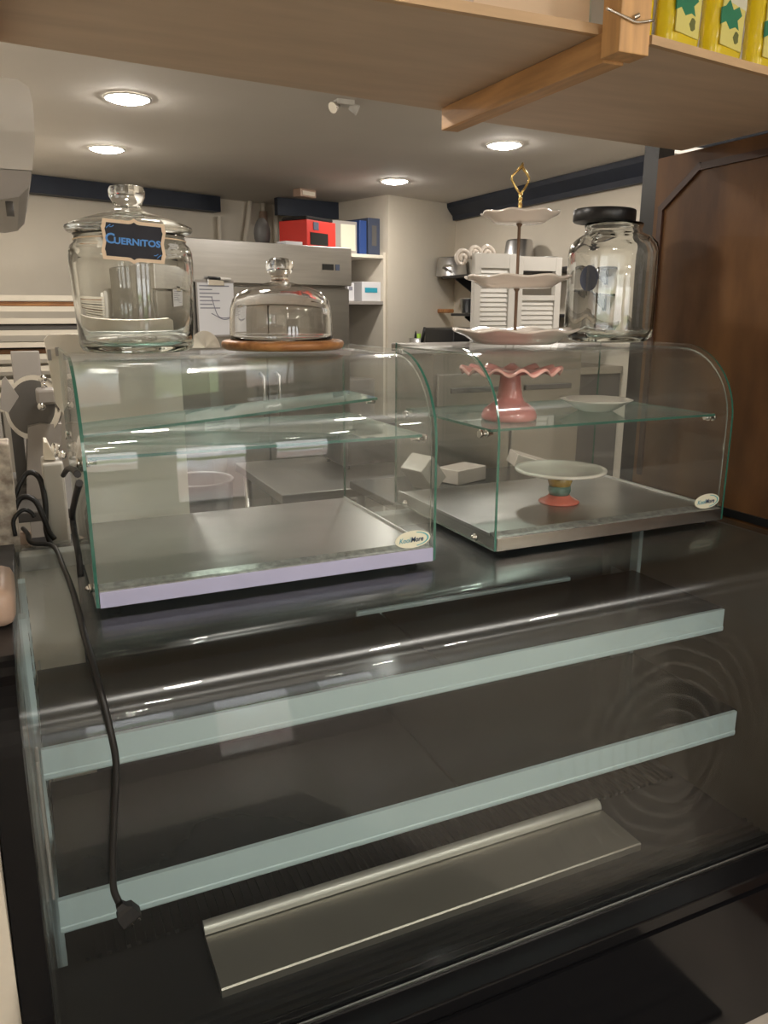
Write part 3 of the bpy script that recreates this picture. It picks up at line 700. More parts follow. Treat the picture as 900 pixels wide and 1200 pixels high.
# crossbeam and post
bz = SB-.046
a0, a1 = onZ(517,153,bz), onZ(716,75,bz)
b = nb(); box(b, a0.x, a0.x+.042, a1.y, a0.y, bz, SB-.001, bev=.0015); o = obj('crossbeam', b, 'pine', sh)
post = [zpt(721,70,SB-.05), zpt(757,77,SB-.05)]
b = nb(); x0 = onY(722,70,a1.y-.04).x; x1 = onY(757,70,a1.y-.04).x
box(b, x0, x1, a1.y-.045, a1.y-.001, bz+.004, CZ-.002, bev=.0015); obj('post', b, 'pineV', sh)
b = nb(); tube(b, smooth_path([(x0-.03,a1.y-.047,SB+.012),(x0+.01,a1.y-.0478,SB+.004),(x0+.03,a1.y-.0478,SB+.001),(x1+.003,a1.y-.047,SB+.008)], 6), .0022, 6); obj('wire', b, 'chrome', sh)
b = nb(); tube(b, smooth_path([(x0+.022,a1.y-.048,SB+.006),(x0+.03,a1.y-.05,SB+.010)], 6), .004, 6); obj('wire_twist', b, 'chrome', sh)
# left end support behind the shelf, resting on the wall
b = nb(); box(b, WL+.001, left[0][0]+.0, left[0][1]-.35, left[0][1], SB-.05, SB-.001); o = obj('wall_cleat', b, 'pine', sh)
# goods on the shelf
ST = SB+.0135
pa, pb = zpt(560,19,ST), zpt(696,40,ST)
v = Vector((pb[0]-pa[0], pb[1]-pa[1])); ln = v.length
t = thing('wooden_crate', 'pale wooden crate on the overhead shelf left of the timber post', 'crate', (pa[0], pa[1]+.015, ST), rz=math.atan2(v.y, v.x))
b = nb(); box(b, 0, ln, 0, .012, 0, .11, bev=.001); obj('front_board', b, 'boxwood', t, True)
b = nb(); box(b, 0, ln, .26, .272, 0, .11, bev=.001); obj('back_board', b, 'boxwood', t, True)
for xx in (0, ln-.012):
    b = nb(); box(b, xx, xx+.012, .0125, .2595, 0, .11); obj('side_board', b, 'boxwood', t, True)
b = nb(); box(b, .0125, ln-.0125, .0125, .2595, 0, .006); obj('bottom_board', b, 'boxwood', t, True)
def pouch(x, y, w, h, d, rz, label, mats, kind, group):
    """a pillow pack standing on end, printed panels on its front"""
    t = thing(kind, label, 'packet', (x, y, ST+.0005), group, rz)
    b = nb(); nx, nz = 10, 14; F_, B_ = [], []
    for k in range(nz+1):
        zz = h*k/nz; s = min(1, k/2.2, (nz-k)/1.6); rf, rb = [], []
        for i in range(nx+1):
            u = i/nx; th_ = d/2*(max(0, 1-(2*u-1)**4)**.6)*(.55+.45*s) + .0012
            jw = .0012*math.sin(k*2.1+i*1.3)
            rf.append(b.verts.new((w*(u-.5), -th_-jw, zz))); rb.append(b.verts.new((w*(u-.5), th_+jw, zz)))
        F_.append(rf); B_.append(rb)
    for k in range(nz):
        for i in range(nx):
            b.faces.new((F_[k][i],F_[k][i+1],F_[k+1][i+1],F_[k+1][i])); b.faces.new((B_[k][i+1],B_[k][i],B_[k+1][i],B_[k+1][i+1]))
        b.faces.new((B_[k][0],F_[k][0],F_[k+1][0],B_[k+1][0])); b.faces.new((F_[k][nx],B_[k][nx],B_[k+1][nx],F_[k+1][nx]))
    for i in range(nx):
        b.faces.new((B_[0][i],B_[0][i+1],F_[0][i+1],F_[0][i])); b.faces.new((F_[nz][i],F_[nz][i+1],B_[nz][i+1],B_[nz][i]))
    obj('pouch', b, mats[0], t, True, 70)
    y0 = -d/2-.004
    def patch(nm, poly, m, dd=0):
        b = nb(); A = [b.verts.new((px, y0-dd, pz)) for px, pz in poly]; B = [b.verts.new((px, y0+.0025, pz)) for px, pz in poly]
        b.faces.new(A); b.faces.new(B[::-1]); n = len(poly)
        for i in range(n): b.faces.new((A[i],B[i],B[(i+1)%n],A[(i+1)%n]))
        obj(nm, b, m, t, True)
    if mats[0] == 'yellow':
        patch('printed_panel', [(-.33*w,.27*h),(.28*w,.24*h),(.34*w,.96*h),(-.33*w,.96*h)], 'packpale')
        patch('white_label', [(-.12*w,.64*h),(.33*w,.60*h),(.33*w,.92*h),(-.30*w,.94*h)], 'packwhite', .0004)
        patch('green_leaf', [(-.36*w,.58*h),(-.35*w,.44*h),(-.22*w,.47*h),(-.10*w,.41*h),(.06*w,.44*h),(.16*w,.42*h),(.10*w,.50*h),(.22*w,.55*h),(.12*w,.62*h),(-.04*w,.58*h),(-.16*w,.66*h),(-.26*w,.60*h)], 'green', .0006)
        patch('round_mark', [(.10*w+.009*math.cos(2*PI*k/10)*(.7+.3*(k%2)), .35*h+.011*math.sin(2*PI*k/10)) for k in range(10)], 'olive', .0009)
    return t
for i, (pxx, lab, rz) in enumerate((
        (790, 'yellow printed packet on the overhead shelf, nearest the timber post', -.75),
        (815, 'yellow green-leaf packet on the overhead shelf, second from the timber post', .12),
        (866, 'yellow green-leaf packet on the overhead shelf, third from the timber post', .12),
        (915, 'yellow packet on the overhead shelf at the right edge of the photo', .12))):
    yy = 60+(pxx-770)*.27
    c = onZ(pxx, yy, ST); pouch(c.x, c.y+.055, .104, .20, .045, rz, lab, ['yellow'], 'yellow_packet', 'yellow packets on the overhead shelf') if i else pouch(c.x-.020, c.y+.085, .062, .20, .04, -.35, lab, ['yellow'], 'yellow_packet', 'yellow packets on the overhead shelf')
c = onZ(707, 48, ST); pouch(c.x+.0, c.y+.08, .06, .19, .03, .1, 'grey plastic bag on the overhead shelf between the crate and the post', ['bag'], 'grey_bag', None)

# ================================================================== CEILING FITTINGS
p = onZ(403, 117, CZ)
t = thing('emergency_light', 'small white twin-head emergency light on the ceiling behind the shelf', 'light', (p.x, p.y, CZ))
b = nb(); box(b, p.x-.035, p.x+.035, p.y-.025, p.y+.025, CZ-.02, CZ-.001, bev=.004); obj('housing', b, 'white', t)
for s in (-1, 1):
    b = nb(); cyl(b, (p.x+s*.025, p.y, CZ-.02), (p.x+s*.05, p.y-.012, CZ-.034), .012, 16, r2=.02); obj('lamp_head', b, 'chrome' if s < 0 else 'white', t)
p = onZ(357, 222, CZ)
b = nb(); box(b, p.x-.075, p.x+.075, p.y-.035, p.y+.035, CZ-.05, CZ-.001, bev=.006); box(b, p.x-.06, p.x+.06, p.y-.038, p.y-.033, CZ-.04, CZ-.015, mi=1)
o = tag(obj('ceiling_vent_box', b, ['tan', 'cream']), 'small tan box fixed to the ceiling above the fridge', 'fixture'); o.rotation_euler.z = .5
p = onZ(797, 180, .60)
b = nb(); box(b, p.x-.10, p.x+.10, p.y-.05, p.y+.05, .585, .62, bev=.012); cyl(b, (p.x+.02, p.y, .62), (p.x+.02, p.y, CZ-.001), .015)
tag(obj('ceiling_speaker', b, 'white'), 'small white fitting hanging from the ceiling above the brown panel', 'fixture')
# mini-split on the left wall
t = thing('air_conditioner', 'white wall-mounted air conditioner at the upper left', 'air conditioner', (WL, 2.4, .24))
pr = [(WL-.0004,.475),(.055,.475),(.078,.462),(.083,.43),(.080,.36),(.068,.295),(WL-.0004,.295)]
b = nb(); prism(b, pr, 'Y', 2.0, 2.85); obj('housing', b, 'white', t, smooth_angle=30)
b = nb(); prism(b, [(WL+.001,.294),(.066,.294),(.058,.262),(.036,.240),(.0,.232),(WL+.001,.240)], 'Y', 2.004, 2.846); obj('lower_cover', b, 'grey', t)
b = nb(); cyl(b, (.015,2.02,.231), (.015,2.02,.20), .008); obj('drain_stub', b, 'greyd', t)

# ================================================================== KITCHEN BACK
A2 = math.radians(17)
fz = .37; fr_ = onZ(410, 291, fz); fl_ = onZ(192, 276, fz); fw_ = 1.26
org = Vector((fr_.x-fw_*math.cos(A2), fr_.y-fw_*math.sin(A2), FLOOR)); fh = fz-FLOOR
t = thing('reach_in_fridge', 'two-door stainless reach-in fridge at the back of the kitchen', 'fridge', org, rz=A2)
b = nb(); box(b, 0, fw_, .05, .80, .12, fh-.002, bev=.002); obj('cabinet', b, 'fridge', t, True)
b = nb(); box(b, -.002, fw_+.002, -.012, .055, fh-.225, fh, bev=.003); obj('header_panel', b, 'steel', t, True)
for k, (x0, x1) in enumerate(((.01, fw_/2-.004), (fw_/2+.004, fw_-.008))):
    b = nb(); box(b, x0, x1, 0, .049, .16, fh-.24, bev=.006); d = obj('door', b, 'fridge', t, True)
    hx = x1-.05 if k == 0 else x0+.05
    b = nb(); tube(b, [(hx,-.001,1.0),(hx,-.04,1.02),(hx,-.04,1.28),(hx,-.001,1.30)], .009, 8); obj('handle', b, 'steel', d, True)
b = nb(); box(b, fw_-.225, fw_-.140, -.015, -.011, fh-.135, fh-.100); obj('display', b, 'led', t, True)
b = nb(); box(b, fw_-.125, fw_-.095, -.016, -.011, fh-.135, fh-.100); obj('switch', b, 'bluegrey', t, True)
for x in (.08, fw_-.08):
    for y in (.12, .7):
        b = nb(); cyl(b, (x,y,0), (x,y,.12), .03); obj('leg', b, 'greyd', t, True)
KX = Vector((math.cos(A2), math.sin(A2), 0)); KY = Vector((-math.sin(A2), math.cos(A2), 0))
def kp(u, v, z=0): return Vector((org.x, org.y, FLOOR)) + KX*u + KY*v + Vector((0,0,z))
# clipboard on the left door: locate it by its own plane
def on_fridge(x, y, v=0):
    r = ray(x, y); o_ = Vector((org.x, org.y, 0))+KY*v; k = o_.dot(KY)/r.dot(KY); P = r*k
    return (P-o_).dot(KX), P.z-FLOOR
u0, z1 = on_fridge(229, 331); u1, z0 = on_fridge(274, 392)
t = thing('clipboard', 'clipboard with a handwritten white sheet on the left fridge door', 'clipboard', kp((u0+u1)/2, 0, z0), rz=A2)
w = (u1-u0)/2; hh = z1-z0
b = nb(); box(b, -w-.008, w+.004, -.0155, -.0125, -.01, hh+.015); obj('board', b, 'grey', t, True)
b = nb(); box(b, -w, w, -.017, -.016, 0, hh); sheet = obj('sheet', b, 'paper', t, True)
for k in range(7):
    b = nb(); y = hh*(.93-.07*k); box(b, -w*.9, -w*.9+w*(.7 if k % 2 else 1.1)*(1 if k else 1.5), -.0176, -.0171, y, y+.006); obj('writing', b, 'ink', sheet, True)
b = nb(); tube(b, smooth_path([(-w*.25,-.0175,hh*.72),(w*.05,-.0175,hh*.38),(w*.5,-.0175,hh*.33),(w*.9,-.0175,hh*.36),(w*.4,-.0175,hh*.30),(-w*.3,-.0175,hh*.42)], 6), .0025, 5); obj('scribble', b, 'ink', sheet, True)
b = nb(); box(b, -w*.45, w*.45, -.026, -.0185, hh-.015, hh+.02, bev=.003); obj('clip', b, 'chrome', t, True)
b = nb(); cyl(b, (-.05,-.034,hh+.025), (.02,-.034,hh+.022), .008); cyl(b, (.02,-.034,hh+.022), (.085,-.034,hh+.019), .0085, mi=1); obj('marker', b, ['black', 'white'], t, True)
# things on the fridge
c = kp(1.12, .10, fh)
t = thing('red_box', 'open red printed cardboard box on top of the fridge', 'box', c, rz=A2+.25)
b = nb(); box(b, -.14, .14, 0, .22, 0, .155, bev=.003); o = obj('carton', b, 'red', t, True)
for k, (x0, x1, z0, z1, m) in enumerate(((-.11,.06,.015,.085,'led'),(-.08,-.03,.10,.145,'bluegrey'))):
    b = nb(); box(b, x0, x1, -.003, -.0002, z0, z1); obj('window' if k == 0 else 'print', b, m, t, True)
b = nb(); lathe(b, [(0,0),(.045,0),(.045,.002),(0,.002)], 9); bmesh.ops.rotate(b, verts=b.verts, cent=(0,0,0), matrix=Matrix.Rotation(PI/2,3,'Y')); bmesh.ops.translate(b, verts=b.verts, vec=(.1402,.11,.08)); obj('print', b, 'led', t, True)
b = nb(); box(b, -.13, .13, .01, .21, .156, .178, bev=.008); obj('flap', b, 'led', t, True)
c = kp(.855, .06, fh)
b = nb(); box(b, c.x-.06, c.x+.06, c.y-.04, c.y+.05, fz, fz+.02); o = tag(obj('paper_stack', b, 'paper'), 'low stack of white paper lying under the red box on the fridge', 'paper'); o.rotation_euler.z = A2
c = kp(.86, .36, fh)
b = nb(); ball(b, (0,0,.085), .085, sc=(.6,.6,1.1)); o = obj('dark_bag', b, 'greyd', smooth_angle=60); o.location = (c.x,c.y,fz); tag(o, 'rounded dark bag behind the red box on the fridge', 'bag')
# pipes on the back wall
for i, (xx, z0, m, lab) in enumerate(((257,-.2,'wall','vertical cream pipe at the end of the dark crown strip'), (286,-.2,'wall','bent cream pipe left of the rusty one above the fridge'), (309,-.2,'wall','cream pipe with a rusty collar above the fridge'), (323,-.2,'wall','rightmost cream pipe beside the dark crown strip over the fridge'))):
    def on_back(x, y, v=-.04):
        r = ray(x, y); o_ = p0+KN*v; o_.z = 0; return r*(o_.dot(KN)/r.dot(KN))
    P = on_back(xx, 262)
    b = nb(); top = CZ-.125 if i == 0 else CZ-.002
    kk = .03 if i == 1 else 0
    tube(b, smooth_path([(P.x,P.y,-.6),(P.x,P.y,.1),(P.x,P.y,.45),(P.x+kk*K.x,P.y+kk*K.y,.6),(P.x+kk*2*K.x,P.y+kk*2*K.y,top)], 5), .018, 10)
    if i == 2: lathe(b, [(.018,0),(.03,0),(.03,.10),(.018,.10)], 12, (P.x,P.y,CZ-.16), mi=1)
    if i == 0: box(b, P.x-.10, P.x+.10, P.y-.02, P.y+.01, .40, .43)
    tag(obj('wall_pipe', b, ['wall', 'tan']), lab, 'pipe', 'pipes on the back wall')
# niche shelving between the fridge and the wall block
nd = .42
v0_ = (c0-org).dot(KY)+.02; u1_ = (c0-org).dot(KX)-.006
n0 = kp(fw_+.012, v0_); nw = u1_-fw_-.012; na = A2; na_ = KX; nn_ = KY
def on_niche(x, y, v=0):
    r = ray(x, y); o_ = Vector((n0.x,n0.y,0))+nn_*v; P = r*(o_.dot(nn_)/r.dot(nn_)); return (P-o_).dot(na_), P.z
t = thing('niche_shelving', 'tall shelving unit filling the niche right of the fridge', 'shelving', (n0.x,n0.y,FLOOR), rz=na)
zs = [on_niche(430, y)[1]-FLOOR for y in (298, 353)]
HN = zs[0]+.02
SHZ = [.35, .80] + [zs[1], zs[0]]
for s in SHZ:
    b = nb(); box(b, .021, nw-.021, .0, nd, s-.022, s, bev=.002); obj('shelf', b, 'cream' if s == zs[0] else 'grey', t, True)
b = nb(); box(b, 0, .02, 0, nd, 0, HN); obj('side', b, 'grey', t, True)
b = nb(); box(b, nw-.02, nw, 0, nd, 0, HN); obj('side', b, 'cream', t, True)
b = nb(); box(b, .021, nw-.021, nd+.001, nd+.012, 0, HN); obj('back', b, 'greyd', t, True)
q0_, q1_ = onZ(325,231,CZ), onZ(451,242,CZ)
qn_ = Vector((-(q1_-q0_).y, (q1_-q0_).x, 0)).normalized()
b = nb(); prism(b, quad(q0_, q1_, qn_, .05), 'Z', CZ-.115, CZ-.001); struct('trim_5', b, 'navy')
def nbx(name, u0, u1, v0, v1, z, h, m, lab, cat, parts=(), group=None):
    loc = Vector((n0.x,n0.y,FLOOR+z)) + na_*((u0+u1)/2) + nn_*((v0+v1)/2)
    t = thing(name, lab, cat, loc, group, na); w, d = (u1-u0)/2, (v1-v0)/2
    b = nb(); box(b, -w, w, -d, d, .0005, h, bev=.003); obj('body', b, m, t, True)
    for nm, (a, c, e, f), mm in parts:
        b = nb(); box(b, -w+2*w*a, -w+2*w*c, -d-.002, -d-.0002, h*e, h*f); obj(nm, b, mm, t, True)
U = lambda x: on_niche(x, 280)[0]
hz = lambda y0, y1: on_niche(430, y0)[1]-on_niche(430, y1)[1]
nbx('storage_tin', .03, U(424), .05, .32, zs[0], hz(258,296), 'grey', 'grey metal tin on the top niche shelf left of the blue folder', 'tin', [('label', (.55,.95,.1,.9), 'packwhite')])
nbx('ring_binder', U(425), U(433), .03, .30, zs[0], hz(256,296), 'blue', 'bright blue folder standing on the top niche shelf', 'folder')
nbx('ring_binder', U(435), min(U(450), nw-.025), .03, .32, zs[0], hz(251,295), 'bluegrey', 'thick grey-blue ring binder at the right of the top niche shelf', 'folder', [('spine_label', (.3,.7,.25,.8), 'greyd')])
nbx('white_carton', U(426), min(U(450), nw-.025), .02, .28, zs[1], hz(328,351), 'paper', 'white printed carton on the middle niche shelf', 'box', [('print', (.15,.8,.45,.7), 'blueprint')])
nbx('white_carton', U(409), U(417), .02, .20, zs[1], hz(330,351), 'paper', 'narrow white carton with dark print beside the fridge in the niche', 'box', [('print', (.2,.7,.6,.8), 'ink')])
nbx('grey_bin', .05, nw-.05, .06, .36, .80, .38, 'grey', 'large grey bin low in the niche shelving', 'bin')
# small bottle with red label beside the fridge
c = Vector((n0.x,n0.y,0))+na_*.03 - nn_*.10
b = nb(); lathe(b, [(0,0),(.035,0),(.035,.16),(.014,.20),(.014,.23),(0,.23)], 20)
for f in b.faces:
    zc = f.calc_center_median().z
    if .04 < zc < .13: f.material_index = 1
# --- kitchen worktop in the middle, seen through the left case
b = None
t = thing('steel_work_table', 'stainless work table in the kitchen seen through the left case', 'table', (1.4,3.5,FLOOR))
tz = -.757
b = nb(); box(b, .95, 1.86, 3.12, 3.92, tz-.04, tz, bev=.004); obj('table_top', b, 'steel', t)
for x in (1.0, 1.81):
    for y in (3.17, 3.87):
        b = nb(); cyl(b, (x,y,FLOOR), (x,y,tz-.04), .02); obj('leg', b, 'steel', t)
b = nb(); box(b, 1.03, 1.78, 3.2, 3.84, FLOOR+.25, FLOOR+.27); obj('lower_shelf', b, 'steel', t)
ox, oy = 1.38, 3.50
t = thing('black_oven', 'black countertop appliance standing on the steel work table', 'appliance', (ox+.17,oy+.15,tz))
b = nb(); box(b, ox, ox+.35, oy, oy+.30, tz+.02, tz+.22, bev=.008); obj('body', b, 'black', t)
b = nb(); box(b, ox+.02, ox+.25, oy-.007, oy-.0005, tz+.04, tz+.20, bev=.002); obj('door', b, 'led', t)
for k in range(3):
    b = nb(); cyl(b, (ox+.30,oy-.0005,tz+.065+.055*k), (ox+.30,oy-.018,tz+.065+.055*k), .014); obj('knob', b, 'chrome', t)
for x in (ox+.03,ox+.32):
    for y in (oy+.03,oy+.27):
        b = nb(); cyl(b, (x,y,tz), (x,y,tz+.02), .014); obj('foot', b, 'rubber', t)
t = thing('dark_stock_pot', 'dark round pot on the low shelf behind the left case', 'pot', (.42,2.20,-.62))
b = nb(); lathe(b, [(0,0),(.085,0),(.095,.01),(.102,.15),(.106,.156),(.102,.16),(.097,.155),(.09,.012),(0,.010)], 40, (.42,2.20,-.6205)); obj('body', b, 'greyd', t)
b = nb(); box(b, .325, .345, 2.10, 2.13, -.53, -.50, bev=.003); obj('handle', b, 'white', t)

# low counter right behind the display cases
t = thing('back_prep_counter', 'grey steel prep cabinet behind the right case', 'cabinet', (1.70,2.68,FLOOR))
ez = -.125
b = nb(); box(b, 1.36, 2.02, 2.55, 2.86, FLOOR+.1, ez-.03); obj('body', b, 'fridge', t)
b = nb(); box(b, 1.34, 2.03, 2.53, 2.87, ez-.03, ez, bev=.004); obj('top', b, 'steelX', t)
for k in range(2):
    x0 = 1.37+.325*k
    b = nb(); box(b, x0, x0+.315, 2.532, 2.549, FLOOR+.14, ez-.10, bev=.004); d = obj('door', b, 'fridge', t)
    b = nb(); box(b, x0+.05, x0+.265, 2.52, 2.531, ez-.17, ez-.15, bev=.003); obj('handle', b, 'greyd', d)
b = nb(); box(b, 1.4, 1.98, 2.6, 2.82, FLOOR, FLOOR+.1); obj('plinth', b, 'black', t)
# cards leaning at the foot of the prep cabinet: two folded white cartons on a low stand behind the right case
t = thing('low_stand', 'low dark steel stand behind the display cases', 'stand', (1.4,2.27,FLOOR))
b = nb(); box(b, 1.0, 1.70, 2.10, 2.48, -.60, -.575, bev=.003); obj('stand_top', b, 'shelfmetal', t)
for x in (1.03,1.67):
    for y in (2.13,2.45):
        b = nb(); cyl(b, (x,y,FLOOR), (x,y,-.6), .015); obj('leg', b, 'greyd', t)
def carton(x, y, w, d, h, rz, ty, lab):
    o_ = nb(); box(o_, -w/2, w/2, -d/2, d/2, 0, h, bev=.003)
    bmesh.ops.rotate(o_, verts=o_.verts, cent=(0,0,0), matrix=Matrix.Rotation(ty,3,'Y'))
    zmin = min(v.co.z for v in o_.verts); bmesh.ops.translate(o_, verts=o_.verts, vec=(0,0,-zmin+.0005))
    o = obj('cream_carton', o_, 'ceramic'); o.location = (x,y,-.575); o.rotation_euler.z = rz; tag(o, lab, 'box', 'cream cartons behind the right case')
carton(1.20, 2.26, .07, .10, .10, .3, -.7, 'cream carton tipped on its edge behind the right case, leftmost of three')
carton(1.36, 2.33, .15, .10, .05, .35, .0, 'cream carton lying flat behind the right case, middle of three')
carton(1.62, 2.28, .17, .12, .045, -.35, .30, 'cream carton tilted behind the white cake stand, rightmost of three')

# --- white louvred shutters on the prep cabinet
t = thing('louvred_shutter_screen', 'white hinged pair of louvred shutters with scrollwork standing behind the tiered stand', 'screen', (1.86,2.80,ez))
def shutter(xa, xb, za, zb, y, skew):
    b = nb(); w = .035
    box(b, xa, xa+w, y, y+.025, za, zb); box(b, xb-w, xb, y, y+.025, za, zb)
    box(b, xa+w, xb-w, y, y+.025, za, za+.05)
    p_ = obj('shutter_frame', b, 'white', t)
    return p_
sA = [onY(557,296,2.76), onY(606,296,2.76)]; sB = [onY(607,300,2.80), onY(660,300,2.80)]
za = ez+.001
for i, ((pa_, pb_), y) in enumerate(((sA,2.76),(sB,2.80))):
    zb = pa_.z; xa, xb = pa_.x, pb_.x-.002
    b = nb(); w = .030
    box(b, xa, xa+w, y, y+.025, za, zb, bev=.002); box(b, xb-w, xb, y, y+.025, za, zb, bev=.002)
    box(b, xa+w, xb-w, y+.001, y+.024, za, za+.05); box(b, xa+w, xb-w, y+.001, y+.024, zb-.055, zb)
    f = obj('shutter_frame', b, 'white', t)
    lo, hi = za+.05, zb-.055
    if i == 1: hi = za+.165; bb = nb(); box(bb, xa+w, xb-w, y+.001, y+.024, hi, hi+.02); obj('mid_rail', bb, 'white', t)
    b = nb(); n = int((hi-lo)/.018)
    for k in range(n):
        zc = lo+(k+.5)*(hi-lo)/n
        prism(b, [(y+.006,zc-.0105),(y+.010,zc-.0115),(y+.017,zc+.0105),(y+.013,zc+.0112)], 'X', xa+w, xb-w)
    obj('louvres', b, 'white', t)
b = nb()
for cx, r, z in ((sA[0].x-.035,.035,.0),(sA[0].x+.02,.028,.02),(sA[0].x+.075,.035,.018)):
    pts = [(cx+r*(1-k/34)*math.cos(k*.36), 2.80, sA[0].z-.02+z+r*(1-k/34)*math.sin(k*.36)) for k in range(30)]
    tube(b, pts, .008, 8)
obj('scrollwork', b, 'ceramic', t)
# aluminium bucket on a wall shelf seen above the shutters
def wall_shelf(z, y0, y1, dep, lab):
    t = thing('wall_shelf', lab, 'shelf', (WR, (y0+y1)/2, z), 'black shelves on the right kitchen wall')
    b = nb(); box(b, WR-dep, WR-.001, y0, y1, z-.018, z, bev=.002); obj('board', b, 'black', t)
    for yy in (y0+.10, y1-.12):
        b = nb(); prism(b, [(WR-.002,z-.019),(WR-dep*.82,z-.019),(WR-dep*.82,z-.03),(WR-.03,z-.15),(WR-.002,z-.15)], 'Y', yy-.006, yy+.006)
        box(b, WR-.022, WR-.002, yy-.012, yy+.012, z-.17, z-.019); obj('bracket', b, 'black', t)
    return t
s1z = onX(520, 325, WR-.14).z; s2z = onX(530, 367, WR-.14).z
wall_shelf(s1z, 3.6, 5.16, .26, 'upper black wall shelf holding pots beside the white shutters')
wall_shelf(s2z, 3.6, 5.02, .26, 'lower black wall shelf with small utensils beside the white shutters')
def pot(px, py, zz, X, r0, r1, h, lab, cat='pot', name='aluminium_pot', flip=False):
    P = onX(px, py, X); t = thing(name, lab, cat, (X, P.y, zz+.001))
    b = nb(); rb, rt = (r1, r0) if flip else (r0, r1)
    if flip: lathe(b, [(rt,0),(rb,h-.008),(rb-.01,h),(0,h),(0,h-.004),(rb-.012,h-.004),(rb-.006,h-.01),(rt-.005,0),(rt,0)], 36, (X,P.y,zz+.001))
    else: lathe(b, [(0,0),(rb-.006,0),(rb,.006),(rt,h-.004),(rt+.006,h),(rt-.002,h),(rb-.005,.01),(0,.008)], 36, (X,P.y,zz+.001))
    obj('body', b, 'alu', t); return t, P
t, P = pot(529, 322, s1z, WR-.13, .115, .10, .135, 'aluminium pot with handle at the far end of the upper wall shelf', flip=True)
b = nb(); tube(b, smooth_path([(WR-.23,P.y-.05,s1z+.06),(WR-.245,P.y-.12,s1z+.07),(WR-.24,P.y-.22,s1z+.065)], 5), .008, 8); obj('handle', b, 'steel', t)
t, P = pot(608, 300, s1z, WR-.14, .105, .082, .19, 'upturned tapered steel bucket on the upper wall shelf behind the tiered stand', 'bucket', 'steel_bucket', flip=True)
t, P = pot(642, 300, s1z, WR-.14, .085, .06, .07, 'pale bowl on the upper wall shelf left of the black-lidded jar', 'bowl', 'serving_bowl')
t, P = pot(549, 362, s2z, WR-.13, .05, .065, .10, 'small steel jug on the lower wall shelf', 'jug', 'steel_jug')
b = nb(); P = onX(516, 361, WR-.16); box(b, P.x-.02, P.x+.03, P.y-.16, P.y+.05, s2z+.001, s2z+.03, bev=.008); box(b, P.x-.02, P.x+.02, P.y+.06, P.y+.20, s2z+.001, s2z+.028, mi=1, bev=.008)
tag(obj('wooden_brush', b, ['board', 'led']), 'brush with a wooden handle lying on the lower wall shelf', 'brush')
# dark equipment and utensils in front of the wall block
t = thing('utensil_counter', 'dark counter against the wall below the black wall shelves', 'counter', (2.75,4.4,FLOOR))
uz = -.30
b = nb(); box(b, 2.45, WR-.002, 3.5, 5.05, uz-.04, uz, bev=.003); obj('top', b, 'steelX', t)
b = nb(); box(b, 2.50, WR-.002, 3.52, 5.0, FLOOR+.001, uz-.04); obj('body', b, 'greyd', t)
P = onX(525, 395, 2.72)
b = nb(); box(b, 2.60, 2.90, P.y-.28, P.y+.12, uz+.001, onX(525,384,2.72).z, bev=.01)
tag(obj('black_appliance', b, 'black'), 'black box-shaped appliance left of the tiered stand base', 'appliance')
P = onX(490, 398, 2.66)
t = thing('utensil_holder', 'steel utensil holder with black and lime handles left of the right case', 'holder', (2.66,P.y,uz))
zt_ = onX(490,396,2.66).z-uz
b = nb(); lathe(b, [(0,.001),(.06,.001),(.065,zt_),(.062,zt_),(.057,.005),(0,.005)], 28, (2.66,P.y,uz)); obj('cup', b, 'alu', t)
for x, y, m, r in ((485,380,'black',.012),(498,384,'black',.012),(491,391,'lime',.015)):
    Q = onX(x, y, 2.66); b = nb(); cyl(b, (2.66,P.y+(Q.y-P.y)*.4,uz+zt_*.3), (2.66,Q.y,Q.z), r); obj('handle', b, m, t)

# ================================================================== LEFT SIDE CLUTTER
# sheet pan rack
ry = 4.15
t = thing('sheet_pan_rack', 'white slatted sheet-pan rack against the left of the kitchen', 'rack', (.06,ry+.2,FLOOR))
xr = onY(114, 350, ry).x; xl = WL+.03
for x in (xl, xr-.018):
    for y in (ry, ry+.42):
        b = nb(); box(b, x-.012, x+.012, y, y+.024, FLOOR, onY(60,340,ry).z+.02); obj('upright', b, 'white', t)
for k, y in enumerate((349, 362, 376, 390, 404, 418, 432, 447, 462, 478)):
    z = onY(40, y, ry).z
    b = nb(); box(b, xl+.013, xr-.031, ry+.001, ry+.014, z-.012, z+.012); box(b, xl+.013, xr-.031, ry+.015, ry+.42, z-.004, z+.002); obj('tray_runner', b, 'cream', t)
for k, (y, m, lab) in enumerate(((358,'board','brown tray of goods on the second slot of the white rack'),(386,'greyd','dark tray on the fourth slot of the white rack'),(413,'walnut','dark brown tray on the sixth slot of the white rack'))):
    z = onY(40, y+4, ry).z+.0025
    zz = [onY(40, q, ry).z for q in (349, 362, 376, 390, 404, 418, 432, 447)]
    base = [v for v in zz if v < z+.01][0]+.0125
    b = nb(); box(b, xl+.03, xr-.05, ry+.02, ry+.40, base, base+.022, bev=.004); tag(obj('baking_tray', b, m), lab, 'tray', 'trays in the white rack')
# grey panel box in front of the rack
b = nb(); q0, q1 = onY(12, 412, 3.7), onY(52, 470, 3.7); box(b, q0.x, q1.x, 3.7, 3.74, FLOOR, q0.z, bev=.004)
tag(obj('sheet_metal_cover', b, 'grey'), 'flat grey metal sheet standing in front of the white rack', 'panel')
